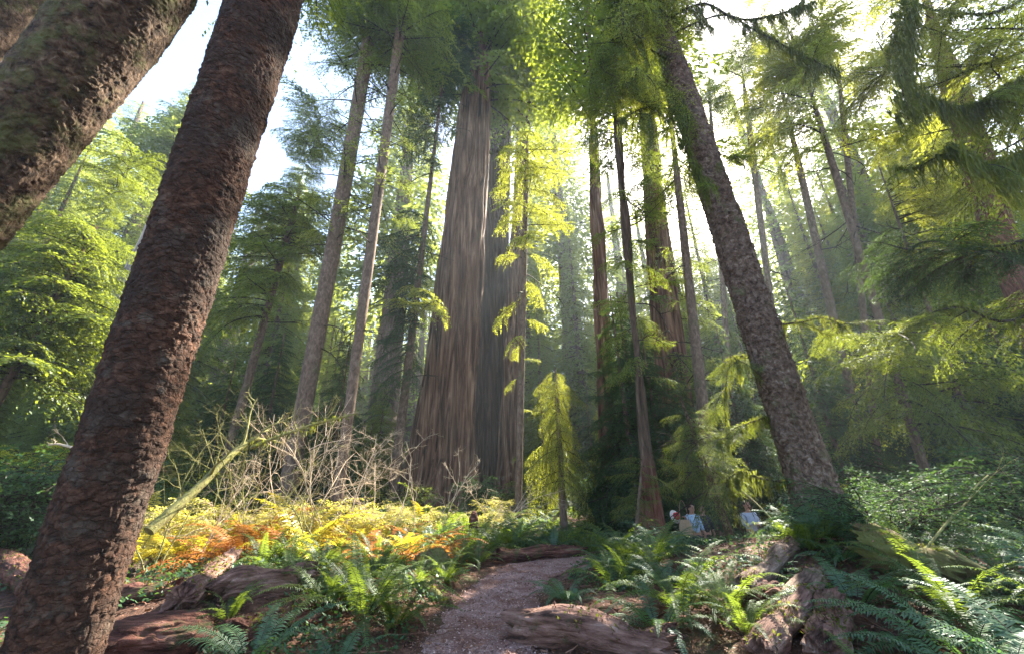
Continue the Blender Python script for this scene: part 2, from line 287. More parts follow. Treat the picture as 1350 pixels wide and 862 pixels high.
def bark(style, x, y, z, R, seed):
    """x,y on the unit circle; z metres along; R radius -> displacement in metres"""
    X, Y = x*R, y*R
    if style == 'redwood':
        w = 0.35*(fbm(v3(X*0.8, Y*0.8, z*0.25), seed+3, 2)-0.5)
        n1 = 1-np.abs(2*vn(v3((X+w)*2.1, (Y+w)*2.1, z*0.07), seed)-1)
        n2 = 1-np.abs(2*vn(v3((X+w)*5.2, (Y+w)*5.2, z*0.22), seed+5)-1)
        n3 = fbm(v3(X*14, Y*14, z*0.9), seed+8, 2)
        return 0.12-0.34*n1**2.2-0.18*n2**2.2+0.03*n3+0.12*(fbm(v3(X*0.7, Y*0.7, z*0.05), seed+11, 2)-0.5)
    if style == 'scale':
        wv = (fbm(v3(X*9, Y*9, z*9), seed+2, 3)-0.5)*2.2
        f1, f2, c = worley(v3(X*13+wv, Y*13-wv, z*17+wv), seed)
        e = np.clip((f2-f1)*2.6, 0, 1)
        g1, g2, c2 = worley(v3(X*30-wv, Y*30+wv, z*44+wv), seed+30)
        k1, k2, c3 = worley(v3(X*7+wv, Y*7+wv, z*5+wv), seed+50)
        return 0.008*c*e+0.006*e-0.012+0.006*np.clip((g2-g1)*2.5, 0, 1)*c2+0.014*c3*np.clip((k2-k1)*4, 0, 1)+0.04*(fbm(v3(X*2.5, Y*2.5, z*0.9), seed+4, 4)-0.5)+0.012*(fbm(v3(X*22, Y*22, z*18), seed+6, 3)-0.5)
    if style == 'scalebig': return 1.0*bark('scale', x*0.62, y*0.62, z*0.62, R, seed)*2.3
    if style == 'scale_old':
        wv = (fbm(v3(X*7, Y*7, z*7), seed+2, 2)-0.5)*0.9
        f1, f2, c = worley(v3(X*8.5+wv, Y*8.5+wv, z*14+wv), seed)
        e = np.clip((f2-f1)*3.2, 0, 1)
        g1, g2, c2 = worley(v3(X*22+wv, Y*22+wv, z*38+wv), seed+30)
        return 0.010*c*e+0.017*e-0.02+0.007*np.clip((g2-g1)*3, 0, 1)*c2+0.05*(fbm(v3(X*2, Y*2, z*0.8), seed+4, 3)-0.5)+0.011*(fbm(v3(X*30, Y*30, z*30), seed+6, 2)-0.5)
    if style == 'rot':
        w = 0.12*(fbm(v3(X*3, Y*3, z*2), seed+7, 2)-0.5)
        n1 = 1-np.abs(2*vn(v3((X+w)*8, (Y+w)*8, z*0.7), seed)-1); n2 = 1-np.abs(2*vn(v3((X+w)*19, (Y-w)*19, z*2.0), seed+4)-1)
        f1, f2, c = worley(v3(X*6+w, Y*6+w, z*2.6), seed+5)
        return R*0.20*(fbm(v3(X*2.0, Y*2.0, z*1.2), seed+1, 3)-0.5)-0.016*n1**4*min(1, R*5)-0.009*n2**3*min(1, R*6)+R*0.12*(c-0.5)*np.clip((f2-f1)*5, 0, 1)+0.012*(fbm(v3(X*30, Y*30, z*6), seed+2, 3)-0.5)+0.014*(fbm(v3(X*20, Y*20, z*20), seed+3, 3)-0.5)
    return 0.03*(fbm(v3(X*8, Y*8, z*1.5), seed, 3)-0.5)+0.04*R*(fbm(v3(X*3, Y*3, z*0.5), seed+1, 2)-0.5)
def trunk(g, P, rad, seg, rows, style, seed, m=0, flare=0, cap=True):
    """P control points, rad radius at each; rows along; displaced"""
    P = np.asarray(P, float); C = catmull(np.column_stack([P, rad]), rows); A, r = C[:, :3], C[:, 3]
    s = np.concatenate([[0], np.cumsum(np.linalg.norm(np.diff(A, axis=0), axis=1))])
    T, U, V = frames(A); th = np.linspace(0, 2*PI, seg, endpoint=False)
    cx, cy = np.cos(th)[None], np.sin(th)[None]
    R = r[:, None]+0*cx
    if flare:
        lob = 0.5+0.5*np.cos(th*5+seed)+0.35*np.cos(th*8+seed*2)
        R = R*(1+flare*np.exp(-s/((1.3*r[0]+0.2) if flare < 1 else 1.1))[:, None]*(0.55+0.6*lob[None]))
    d = bark(style, np.broadcast_to(cx, R.shape), np.broadcast_to(cy, R.shape), np.broadcast_to(s[:, None], R.shape), r.mean(), seed)
    R = R+d*min(1, r.mean()/0.28) if style != 'rot' else R+d
    R = np.maximum(R, 0.004)
    v = A[:, None]+R[..., None]*(cx[..., None]*U[:, None]+cy[..., None]*V[:, None])
    if style == 'rot':
        L = s[-1]; je = (fbm(v3(cx*2.2, cy*2.2, seed), seed+60, 3)-0.5)*r.mean()*2.6+(vn(v3(cx*7, cy*7, seed), seed+61)-0.5)*r.mean()*0.9; js = (fbm(v3(cx*2.2, cy*2.2, seed+9), seed+62, 3)-0.5)*r.mean()*2.6+(vn(v3(cx*7, cy*7, seed), seed+63)-0.5)*r.mean()*0.9
        v = v+T[:, None]*(je*(s[:, None]/L)**3+js*(1-s[:, None]/L)**3)[..., None]
    i, j = np.meshgrid(np.arange(rows-1), np.arange(seg), indexing='ij'); j2 = (j+1) % seg
    f = np.stack([i*seg+j, (i+1)*seg+j, (i+1)*seg+j2, i*seg+j2], -1).reshape(-1, 4)
    g.add(v.reshape(-1, 3), f, m)
    if cap:
        for k in (0, rows-1):
            ring = v[k]; c0 = ring.mean(0); sg = -1 if k == 0 else 1; n = 4; vs = [ring]
            for q in range(1, n):
                t = q/n; rr = c0+(ring-c0)*(1-t)
                rr = rr+T[k]*sg*((0.25*fbm(rr*6, seed+40, 3)-0.1)*r[k]*min(1, t*2))[:, None]; vs.append(rr)
            vs = np.concatenate(vs+[c0[None]+T[k]*sg*0.03*r[k]]); q = np.arange(seg); q2 = (q+1) % seg; fs = []
            for t in range(n-1): fs.append(np.stack([t*seg+q, t*seg+q2, (t+1)*seg+q2, (t+1)*seg+q], -1))
            ff = np.concatenate(fs); 
            if k: ff = ff
            g.add(vs, ff[:, ::(1 if k == 0 else -1)], m)
            g.add(vs[(n-1)*seg:], np.stack([q, q2, np.full(seg, seg)], -1)[:, ::(1 if k == 0 else -1)], m)

# ------------------------------------------------------------------ leaf sprays
def leaves(base, d, side, L, W, fold=0.0):
    """diamond leaves: arrays of base points, unit directions, unit side vectors"""
    L = L[:, None]; W = W[:, None]
    n = np.cross(d, side)
    v = np.stack([base, base+d*L*0.42+side*W*0.5+n*fold*W, base+d*L, base+d*L*0.42-side*W*0.5+n*fold*W], 1)
    k = np.arange(len(base))*4
    return v.reshape(-1, 3), np.stack([k, k+1, k+2, k+3], -1)
def unit(v): return v/(np.linalg.norm(v, axis=-1, keepdims=True)+1e-9)
def spray(seed, L=2.0, width=0.42, ntw=30, lf=0.07, lw=0.018, gap=0.045, droop=0.25, tdroop=0.35, flat=0.25, wood=1, lmat=0, wmat=1, bare=0.12, messy=0.2, cant=0.8):
    """one conifer branch along +x: axis, side twigs, leaves; packed"""
    rg = np.random.default_rng(seed); g = G()
    def axis(t): return v3(t*L*(1-0.15*droop*t), 0.06*L*np.sin(t*3+seed)*t, L*(0.10*t-droop*t**2*1.0))
    t = np.linspace(bare, 0.99, ntw)+rg.normal(0, 0.4/ntw, ntw); t = np.clip(t, 0.03, 1)
    side = np.where(np.arange(ntw) % 2 == 0, 1, -1)
    prof = np.sin(PI*np.clip(0.12+t*0.88, 0, 1)**0.85)**0.75*0.9+0.12
    l = width*L*prof*rg.uniform(0.6, 1.15, ntw)
    A = axis(t); dt = unit(axis(np.clip(t+0.02, 0, 1.05))-A)
    an = cant+rg.normal(0, 0.12, ntw)
    sd = np.zeros((ntw, 3)); sd[:, 1] = side; sd[:, 2] = rg.normal(0, messy, ntw)
    td = unit(dt*np.cos(an)[:, None]+sd*np.sin(an)[:, None])
    cl = rg.uniform(0, 1, ntw)
    nl = np.maximum(3, (l/gap).astype(int)); idx = np.repeat(np.arange(ntw), nl)
    s = (np.arange(len(idx))-np.repeat(np.concatenate([[0], np.cumsum(nl)[:-1]]), nl)+rg.uniform(0, .8, len(idx)))/nl[idx]
    def tw(i, s): 
        p = A[i]+td[i]*(l[i]*s)[:, None]; p[:, 2] -= tdroop*l[i]*s**2; return p
    p = tw(idx, s); d0 = unit(tw(idx, s+0.05)-p)
    alt = np.where(rg.uniform(size=len(idx)) < 0.5, 1, -1)
    perp = unit(np.cross(d0, v3(rg.normal(0, flat, len(idx)), rg.normal(0, flat, len(idx)), np.ones(len(idx)))))
    la = rg.uniform(0.45, 1.1, len(idx))
    ld = unit(d0*np.cos(la)[:, None]+perp*(alt*np.sin(la))[:, None]+v3(0, 0, rg.normal(-0.1, flat*0.8, len(idx))))
    sv = unit(np.cross(ld, v3(rg.normal(0, flat*1.5, len(idx)), rg.normal(0, flat*1.5, len(idx)), np.ones(len(idx)))))
    LL = lf*rg.uniform(0.6, 1.3, len(idx))*(1.1-0.45*s)
    v, f = leaves(p, ld, sv, LL, lw*rg.uniform(0.7, 1.3, len(idx)))
    g.add(v, f, lmat, np.clip(0.15+0.45*cl[idx]+rg.uniform(0, 0.4, len(idx)), 0, 1))
    if wood:
        tt = np.linspace(0, 1, 9); tube(g, axis(tt), (0.011*(1-tt)+0.002)*L, 4, wmat)
        if wood > 1:
            for i in range(ntw):
                ss = np.linspace(0, 0.85, 3); tube(g, tw(np.full(3, i), ss), (0.0018*(1-ss)+0.0005)*L, 3, wmat)
    return g.pack()
def basis(az, pitch, roll=0.0):
    """x axis of the spray points at azimuth az, raised by pitch"""
    x = np.array([math.cos(az)*math.cos(pitch), math.sin(az)*math.cos(pitch), math.sin(pitch)])
    y = np.array([-math.sin(az), math.cos(az), 0.0]); z = np.cross(x, y)
    y2 = y*math.cos(roll)+z*math.sin(roll); z2 = np.cross(x, y2)
    return np.column_stack([x, y2, z2])
GAPS = []   # (target point, radius): lanes in the canopy through which the sun reaches it
def in_gap(p):
    for c, r in GAPS:
        w = p-c; s = w@SUN
        if s > 4.0 and np.linalg.norm(w-s*SUN) < r+0.5: return True
    return False
def vis_clear(p, regs):
    """is a point inside one of the photo-pixel windows left open in the canopy?"""
    q = RC.T @ (p-CAM)
    if q[2] > -0.1: return False
    px, py = 675+F*q[0]/-q[2], 431-F*q[1]/-q[2]
    return any(a <= px <= c and b <= py <= d for a, b, c, d in regs)

# branch libraries
rnd = random.Random(7)
LIB = {}
LIB['near'] = [spray(10+i, 2.0, 0.42, 40, 0.085, 0.026, 0.030, [0.22, 0.35, 0.15, 0.3][i], [0.4, 0.8, 0.3, 0.6][i], wood=2) for i in range(4)]
LIB['mid'] = [spray(20+i, 2.4, 0.44, 34, 0.14, 0.050, 0.045, [0.2, 0.35, 0.12, 0.45, 0.28][i], [0.35, 0.7, 0.3, 0.9, 0.5][i], wood=2) for i in range(5)]
LIB['sparse'] = [spray(30+i, 2.6, 0.36, 22, 0.12, 0.040, 0.065, [0.15, 0.3, 0.2][i], [0.5, 0.8, 0.4][i], wood=2, bare=0.3, messy=0.5) for i in range(3)]
LIB['far'] = [spray(40+i, 3.5, 0.45, 22, 0.34, 0.13, 0.13, [0.25, 0.4, 0.15, 0.3][i], [0.5, 0.8, 0.4, 0.5][i], wood=1) for i in range(4)]
LIB['vfar'] = [spray(50+i, 4.5, 0.48, 14, 0.62, 0.26, 0.28, [0.25, 0.4, 0.15][i], [0.5, 0.6, 0.4][i], wood=1) for i in range(3)]
LIB['droopy'] = [spray(60+i, 2.2, 0.36, 38, 0.10, 0.030, 0.032, [0.5, 0.7, 0.4][i], [1.4, 1.9, 1.1][i], wood=2, flat=0.5) for i in range(3)]
def crown(g, axis_f, z0, z1, n, lib, len_f, seed, pitch=(-0.1, 0.35), org=(0, 0, 0), keep=None, az=None, lmat=None, jit=0.25, base_len=None):
    """branches round an axis; axis_f(z)->(x,y,r); len_f(t)-> metres"""
    rg = random.Random(seed); base_len = base_len or {'near': 2.0, 'mid': 2.4, 'sparse': 2.6, 'far': 3.5, 'vfar': 4.5, 'droopy': 2.2}[lib]
    a = rg.uniform(0, 6.28); org = np.array(org, float); k = 0
    for i in range(n):
        t = (i+rg.random())/n; z = z0+(z1-z0)*t; a += 2.399+rg.uniform(-jit, jit)
        th = a if az is None else rg.uniform(*az)
        L = len_f(t)*rg.uniform(0.7, 1.25)
        x, y, r = axis_f(z); pt = rg.uniform(*pitch)
        B = basis(th, pt, rg.uniform(-0.35, 0.35)); p = np.array([x, y, z])
        mid = org+p+B[:, 0]*L*0.6; tip = org+p+B[:, 0]*L
        if keep and not (keep(mid) and keep(tip) and keep(org+p+B[:, 0]*L*0.3)): continue
        g.put(rg.choice(LIB[lib]), B*(L/base_len), p+B[:, 0]*r*0.6, lmat, rg.uniform(-0.2, 0.2)); k += 1
    return k

# ------------------------------------------------------------------ light lanes in the canopy
for c, r in (((-3.2, 9.5, 0.9), 2.2), ((-2.6, 11, 0.8), 2.0), ((-5.6, 9.0, 1.0), 2.0), ((-3.8, 12, 1.5), 1.8), ((-4.6, 7.4, 0.7), 0.8), ((1.7, 14.0, 3.0), 1.3), ((-2.4, 8.6, 1.6), 0.8)):
    GAPS.append((np.array(c, float), r))
for px, py, Y, r in ((700, 230, 15.5, 2.0), (690, 340, 15, 1.8), (741, 540, 14, 1.5), (800, 400, 20, 1.6), (800, 300, 20, 1.5), (1250, 350, 7, 1.5), (1180, 470, 10, 1.6), (1150, 150, 12, 1.0), (1290, 60, 7, 1.2), (130, 290, 16, 2.2), (60, 420, 15, 1.6), (400, 275, 14.5, 1.4), (580, 400, 14, 1.3), (505, 290, 14, 1.2), (880, 330, 19, 1.4), (1100, 600, 13, 2.0), (1310, 480, 12, 1.6), (1200, 250, 13, 1.8), (1250, 150, 10, 1.6), (1300, 350, 9, 1.5), (1120, 420, 16, 1.8), (1180, 330, 14, 1.6), (1080, 500, 14, 1.3), (980, 600, 9, 1.0), (240, 480, 15, 1.6), (320, 560, 8.6, 1.4), (420, 560, 9.4, 1.4), (500, 590, 10.4, 1.3), (600, 660, 12, 1.3), (450, 690, 9, 1.4), (380, 660, 8.8, 1.2), (540, 650, 10.5, 1.2), (850, 120, 7.5, 1.3), (650, 590, 12.5, 1.0), (1060, 390, 8.6, 0.9), (300, 700, 8, 1.0)):
    GAPS.append((at(px, py, Y), r))

def ribbons(g, p0, n, L, w, rg, m=0, seg=5, sway=0.25, curl=0.05):
    """n hanging tapering strands from the points p0 (n,3) of lengths L (n,)"""
    t = np.linspace(0, 1, seg)
    ph = rg.uniform(0, 6.28, n); fr = rg.uniform(2, 6, n); am = curl*L*rg.uniform(0.3, 1, n); dr = rg.normal(0, sway, (n, 2))*L[:, None]*0.5
    P = np.zeros((n, seg, 3)); P[..., 0] = p0[:, None, 0]+am[:, None]*np.sin(ph[:, None]+fr[:, None]*t)+dr[:, None, 0]*t**1.5
    P[..., 1] = p0[:, None, 1]+am[:, None]*np.cos(ph[:, None]+fr[:, None]*t*1.3)+dr[:, None, 1]*t**1.5
    P[..., 2] = p0[:, None, 2]-L[:, None]*t
    a = rg.uniform(0, PI, n); S = v3(np.cos(a), np.sin(a), 0)[:, None]*(w*(1-0.85*t)[None, :, None]*rg.uniform(0.5, 1.4, (n, 1, 1))*rg.uniform(0.5, 1.3, (n, seg, 1)))
    v = np.stack([P-S, P+S], 2).reshape(-1, 3)
    k = (np.arange(n)[:, None]*seg+np.arange(seg-1)[None])*2
    f = np.stack([k, k+1, k+3, k+2], -1).reshape(-1, 4)
    g.add(v, f, m, np.repeat(rg.uniform(0, 1, n), seg-1))
def moss_on(g, P, n, L, seed, w=0.006, m=0, rad=0.04, clump=2.2, fuzz=1.0):
    """hanging moss in clumps along the polyline P"""
    rg = np.random.default_rng(seed); P = np.asarray(P, float); k = len(P)
    t = rg.uniform(0, k-1.001, n); d = vn(v3(t*clump, seed, 0), seed); keep = d > 0.42; t = t[keep]; d = d[keep]
    i = t.astype(int); p = P[i]+(P[i+1]-P[i])*(t-i)[:, None]+rg.normal(0, rad, (len(t), 3))*[1, 1, 0.6]
    K = max(4, int((1+rad*16)*np.sum(np.linalg.norm(np.diff(P, axis=0), axis=1))/0.05)); ta = rg.uniform(0, k-1.001, K); ia = ta.astype(int); pa = P[ia]+(P[ia+1]-P[ia])*(ta-ia)[:, None]+rg.normal(0, rad*0.9, (K, 3)); la = L*(0.06+0.94*rg.uniform(0, 1, K)**1.8)*(0.35+1.1*vn(v3(ta*1.3, seed, 3), seed))
    per = max(3, min(8, int(n/K*0.4))); q = np.repeat(np.arange(K), per); pp = pa[q]+rg.normal(0, 0.022, (len(q), 3)); LL = la[q]*rg.uniform(0.35, 1.1, len(q))+0.02
    lean = rg.normal(0, 0.05, (K, 2)); g0 = len(g.v); ribbons(g, pp, len(q), LL, w*2.4, rg, m, 6, 0.10, 0.09)
    V = g.v[g0]; dz = np.repeat(pp[:, 2], 12)-V[:, 2]; V[:, :2] += (np.repeat(lean[q], 12, 0)*dz[:, None]).astype(np.float32); conv = 1-0.6*np.clip(dz/np.repeat(LL, 12), 0, 1); V[:, :2] = np.repeat(pa[q][:, :2]+0, 12, 0)*(1-conv[:, None])+V[:, :2]*conv[:, None]+(np.repeat(lean[q], 12, 0)*(dz*(1-conv))[:, None])
    g.v[g0] = V.astype(np.float32)
    fuzz *= 0.5
    m2 = int(n*0.8*fuzz); t = rg.uniform(0, k-1.001, m2); i = t.astype(int); p = P[i]+(P[i+1]-P[i])*(t-i)[:, None]+rg.normal(0, rad*0.7, (m2, 3))
    dd = unit(rg.normal(0, 1, (m2, 3))); ss = unit(np.cross(dd, rg.normal(0, 1, (m2, 3))))
    v, f = leaves(p, dd, ss, rg.uniform(0.02, 0.07, m2), rg.uniform(0.006, 0.014, m2)); g.add(v, f, m, rg.uniform(0, 1, m2))

def limb_path(p0, p1, sag=0.1, n=9, wig=0.04, seed=0):
    rg = np.random.default_rng(seed); p0 = np.array(p0, float); p1 = np.array(p1, float); t = np.linspace(0, 1, n)[:, None]
    P = p0+(p1-p0)*t; L = np.linalg.norm(p1-p0); P[:, 2] -= (sag*L*(4*t*(1-t)))[:, 0]
    return P+np.cumsum(rg.normal(0, wig*L/n, (n, 3)), 0)*np.minimum(1, 3*t)
def bare_limb(g, p0, d, L, r, seed, m=0, depth_=2, droop=0.1, kids=5):
    """branching leafless limb, recursive"""
    rg = np.random.default_rng(seed); n = 7; P = [np.array(p0, float)]; d = unit(np.array(d, float))
    for i in range(n-1):
        d = unit(d+rg.normal(0, 0.17, 3)+np.array([0, 0, -droop])); P.append(P[-1]+d*L/(n-1))
    P = np.array(P); tube(g, P, np.linspace(r, r*0.3, n), 5 if r > 0.012 else 4, m)
    if depth_ > 0:
        for k in range(kids):
            t = rg.uniform(0.25, 0.95)*(n-1.001); i = int(t); q = P[i]+(P[i+1]-P[i])*(t-i); dd = unit(unit(P[i+1]-P[i])*0.7+rg.normal(0, 0.6, 3))
            bare_limb(g, q, dd, L*rg.uniform(0.3, 0.6)*(1-0.4*t/n), r*0.5, seed*7+k+1, m, depth_-1, droop, kids)

TREES = {}
def tree(name, label, cat, Y, b, t, H, style='plain', bk='greybark', seg=40, rows=160, crowns=(), flare=0.25, group=None, Yt=None, seed=1, taper=0.75, dead=0, bow=0.0, rscale=1.0, smooth=False, keepvis=None):
    B = at(b[0], b[1], Y); T = at(t[0], t[1], Yt or Y)
    u = (T-B)/(T[2]-B[2])
    x0, y0 = B[0]-u[0]*B[2], B[1]-u[1]*B[2]
    for _ in range(4): zg = gz(x0, y0); x0, y0 = B[0]-u[0]*(B[2]-zg), B[1]-u[1]*(B[2]-zg)
    org = np.array([x0, y0, zg-0.15])
    def rad(p, q): 
        dx, dy = (q[0]-675)/F, (431-q[1])/F
        return rscale*q[2]/2*depth(p)/F/math.sqrt(1+dx*dx/(1+dy*dy))
    rb, rt = rad(B, b), rad(T, t); sb, st = B[2]-org[2], T[2]-org[2]
    def R(s):
        if s <= st: return rb+(rt-rb)*(s-sb)/(st-sb)*1.0 if s > sb else rb+(rb-rt)*min(0.5, (sb-s)/(st-sb))
        return max(0.02, rt*(1-taper*(s-st)/max(H-st, 0.1)))
    def ax(s):
        k = bow*math.sin(PI*min(1, s/H)); return (u[0]*s+k, u[1]*s, max(R(s), 0.02))
    root = thing(name, label, cat, org, group=group)
    ss = np.linspace(0, H, 9); P = np.array([[*ax(s)[:2], s] for s in ss]); rr = [ax(s)[2] for s in ss]
    g = G(); trunk(g, P, rr, seg, rows, style, seed*13+3, 0, flare)
    def zy(y):
        f = (y-b[1])/(t[1]-b[1]); return at(b[0]+(t[0]-b[0])*f, y, Y+((Yt or Y)-Y)*f)[2]-org[2]
    rg = np.random.default_rng(seed)
    for k in range(dead):
        s = rg.uniform(zy(b[1]-0.15*(b[1]-t[1])), min(H*0.95, zy(min(t[1], 60)))); x, y, r = ax(s); a = rg.uniform(0, 6.28); pt = rg.uniform(-0.35, 0.1)
        bare_limb(g, (x+math.cos(a)*r*0.7, y+math.sin(a)*r*0.7, s), (math.cos(a), math.sin(a), pt), rg.uniform(0.5, 1)*min(3.0, 0.12*Y+0.6), 0.012+0.0012*Y, seed*100+k, 1, 1 if Y > 12 else 2, 0.06, 4)
    obj('trunk', g.mesh('trunk', [M[bk], M['twig']], {0}), root)
    for ci, c in enumerate(crowns):
        g = G(); a0 = zy(c['y0']) if 'y0' in c else c['z0']; a1 = min(zy(c['y1']), H*0.99) if 'y1' in c else c.get('z1', H*0.99)
        L0, L1 = c['L']; pw = c.get('pw', 1.0)
        crown(g, ax, a0, a1, c['n'], c['lib'], lambda q: L0+(L1-L0)*q**pw, seed*31+ci, c.get('pitch', (-0.15, 0.3)), org, lambda p: (c.get('nogap') or not in_gap(p)) and not (c.get('clear') and vis_clear(p, c['clear'])), c.get('az'))
        if g.n: obj('crown', g.mesh('crown', [M[c.get('m', 'fir')], M['twig']]), root)
    TREES[label] = (root, ax, zy, org, H)
    return root, ax, zy, org

C = dict
# the big windows where the photo shows trunks or sky through the canopy
TRUNKWIN = [(560, 120, 650, 600)]
# --- the near leaning spruces
tree('spruce_tree', 'reddish scaly-barked spruce trunk leaning in the left foreground down to the frame bottom', 'tree', 3.3, (72, 862, 128), (352, 0, 86), 13, 'scale', 'scalebark', 460, 1150, flare=0.12, Yt=2.7, seed=1, dead=0,
     crowns=[C(z0=9, z1=12.8, n=34, lib='near', L=(2.2, 0.8))])
tree('spruce_tree', 'thick furrowed mossy spruce trunk crossing the upper left corner above the forest', 'tree', 3.3, (-100, 350, 152), (171, 0, 128), 12, 'scale', 'mossbark', 380, 900, flare=0.12, Yt=2.9, seed=2)
tree('spruce_tree', 'dark leaning trunk showing only in the extreme top left corner', 'tree', 4.6, (-70, 75, 100), (8, -15, 92), 14, 'scale', 'mossbark', 200, 500, Yt=4.4, seed=3)
rootD, axD, zyD, orgD = tree('spruce_tree', 'tall mossy grey-brown spruce leaning left beside the log pile on the right', 'tree', 8.6, (1084, 680, 58), (893, 100, 27), 21, 'scalebig', 'dapplebark', 260, 1100, flare=0.28, seed=4, rscale=1.2,
     crowns=[C(y0=20, y1=-700, n=60, lib='near', L=(2.4, 1.2), pitch=(-0.35, 0.2))])
# --- the giants
tree('redwood_tree', 'colossal furrowed redwood trunk, the widest in the middle of the photo', 'tree', 22, (584, 600, 94), (626, 150, 48), 58, 'redwood', 'redbark', 320, 1100, flare=0.25, seed=5, rscale=0.93,
     crowns=[C(y0=135, y1=-40, n=87, lib='far', L=(5.5, 5.0), pitch=(-0.5, 0.1)), C(z0=34, z1=57, n=171, lib='far', L=(6, 1.5))])
tree('redwood_tree', 'dark slimmer redwood trunk touching the right flank of the colossal one', 'tree', 28, (645, 548, 47), (658, 130, 31), 60, 'redwood', 'shadered', 200, 800, seed=6,
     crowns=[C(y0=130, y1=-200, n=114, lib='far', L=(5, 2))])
tree('redwood_tree', 'lighter redwood trunk standing just right of the dark slimmer one', 'tree', 27, (672, 548, 30), (690, 150, 17), 58, 'redwood', 'redbark', 160, 700, seed=7,
     crowns=[C(y0=150, y1=-200, n=133, lib='far', L=(5, 2))])
tree('redwood_tree', 'pale sun-dappled redwood trunk right of the yellow-lit sapling', 'tree', 16.5, (806, 640, 27), (783, 180, 18), 50, 'redwood', 'redbark', 200, 800, seed=8,
     crowns=[C(y0=170, y1=-300, n=133, lib='far', L=(4.5, 2))])
tree('redwood_tree', 'broad redwood trunk behind the slim trunk with a flared red base', 'tree', 20, (890, 545, 46), (853, 170, 27), 52, 'redwood', 'redbark', 240, 900, seed=9, flare=0.3,
     crowns=[C(y0=150, y1=-300, n=152, lib='far', L=(5, 2)), C(y0=470, y1=170, n=25, lib='mid', L=(3.2, 2.2), pitch=(-0.7, 0))])
tree('redwood_tree', 'slim trunk with a flared raw red base rising from the ferns', 'tree', 10.8, (853, 610, 24), (815, 180, 10), 19, 'redwood', 'flarebark', 160, 700, flare=1.05, seed=10,
     crowns=[C(y0=500, y1=180, n=28, lib='mid', L=(1.2, 1.4), pitch=(-0.5, 0.1)), C(y0=180, y1=-300, n=78, lib='mid', L=(2.0, 0.9), pitch=(-0.4, 0.2)), C(y0=660, y1=600, n=9, lib='near', L=(0.8, 0.9), pitch=(-0.2, 0.3), az=(2.6, 6))], dead=6)
tree('hemlock_tree', 'thin nearly black trunk between the broad redwood and the leaning spruce', 'tree', 15, (933, 600, 18), (893, 240, 9), 24, 'plain', 'greybark', 30, 200, seed=11, dead=12,
     crowns=[C(y0=240, y1=-200, n=68, lib='mid', L=(2.6, 1.0), pitch=(-0.4, 0.1)), C(y0=520, y1=240, n=27, lib='sparse', L=(1.8, 1.8), pitch=(-0.5, 0.1))])
# --- left middle
tree('hemlock_tree', 'brown trunk left of the thin pale-barked one, curving slightly above the dead thicket', 'tree', 15, (396, 550, 25), (488, 30, 16), 34, 'plain', 'greybark', 60, 400, seed=12, dead=12, bow=0.15,
     crowns=[C(y0=330, y1=60, n=44, lib='sparse', L=(2.6, 3.0), pitch=(-0.4, 0.1)), C(y0=60, y1=-500, n=93, lib='mid', L=(3.4, 1.5), m='fir'), C(y0=320, y1=225, n=10, lib='mid', L=(1.6, 2.2), pitch=(-0.4, 0.1), m='firyel', nogap=1)])
tree('hemlock_tree', 'thin straight brown trunk right of the curving one, left of the colossal redwood', 'tree', 14, (455, 580, 15), (533, 0, 12), 33, 'plain', 'greybark', 50, 400, seed=13, dead=8,
     crowns=[C(y0=300, y1=60, n=31, lib='sparse', L=(2.0, 2.6), pitch=(-0.4, 0.1)), C(y0=60, y1=-500, n=93, lib='mid', L=(3.0, 1.2))])
tree('hemlock_tree', 'dark green conifer with thin black trunk just right of the foreground spruce', 'tree', 17, (330, 490, 12), (385, 290, 8), 17, 'plain', 'greybark', 24, 160, seed=14, dead=10,
     crowns=[C(y0=420, y1=150, n=108, lib='mid', L=(3.0, 2.2), pitch=(-0.35, 0.1)), C(y0=150, y1=-100, n=62, lib='mid', L=(2.4, 0.6))])
tree('hemlock_tree', 'layered green conifer with a slanting dark trunk below the upper left trunk', 'tree', 16, (40, 450, 14), (132, 285, 9), 14, 'plain', 'greybark', 24, 160, seed=15,
     crowns=[C(y0=500, y1=200, n=140, lib='mid', L=(3.6, 2.2), pitch=(-0.15, 0.15), m='fir'), C(y0=200, y1=60, n=46, lib='mid', L=(2.2, 0.6), m='fir')])
tree('redwood_tree', 'hazy pale lit trunk slanting behind the foreground spruce at left', 'tree', 30, (100, 505, 20), (215, 262, 19), 40, 'redwood', 'hazebark', 80, 300, seed=16,
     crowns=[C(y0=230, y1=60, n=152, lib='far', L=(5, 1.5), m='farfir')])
tree('hemlock_tree', 'dense dark drooping hemlock pressed against the left side of the colossal redwood', 'tree', 19, (526, 580, 13), (543, 440, 10), 33, 'plain', 'greybark', 24, 200, seed=17, dead=8,
     crowns=[C(y0=500, y1=330, n=53, lib='mid', L=(2.0, 2.6), pitch=(-0.6, -0.1), m='firblue', clear=[(536, 500, 660, 640), (556, 400, 660, 640), (572, 270, 660, 640), (592, 130, 660, 640)]), C(y0=330, y1=60, n=108, lib='mid', L=(3.0, 2.4), pitch=(-0.6, 0.0), m='firblue', clear=[(536, 500, 660, 640), (556, 400, 660, 640), (572, 270, 660, 640), (592, 130, 660, 640)]), C(y0=60, y1=-150, n=62, lib='mid', L=(2.6, 1.0), m='firblue'), C(y0=425, y1=385, n=9, lib='mid', L=(2.6, 2.9), pitch=(-0.25, 0.1), m='firyel', az=(-1.9, -0.4))])
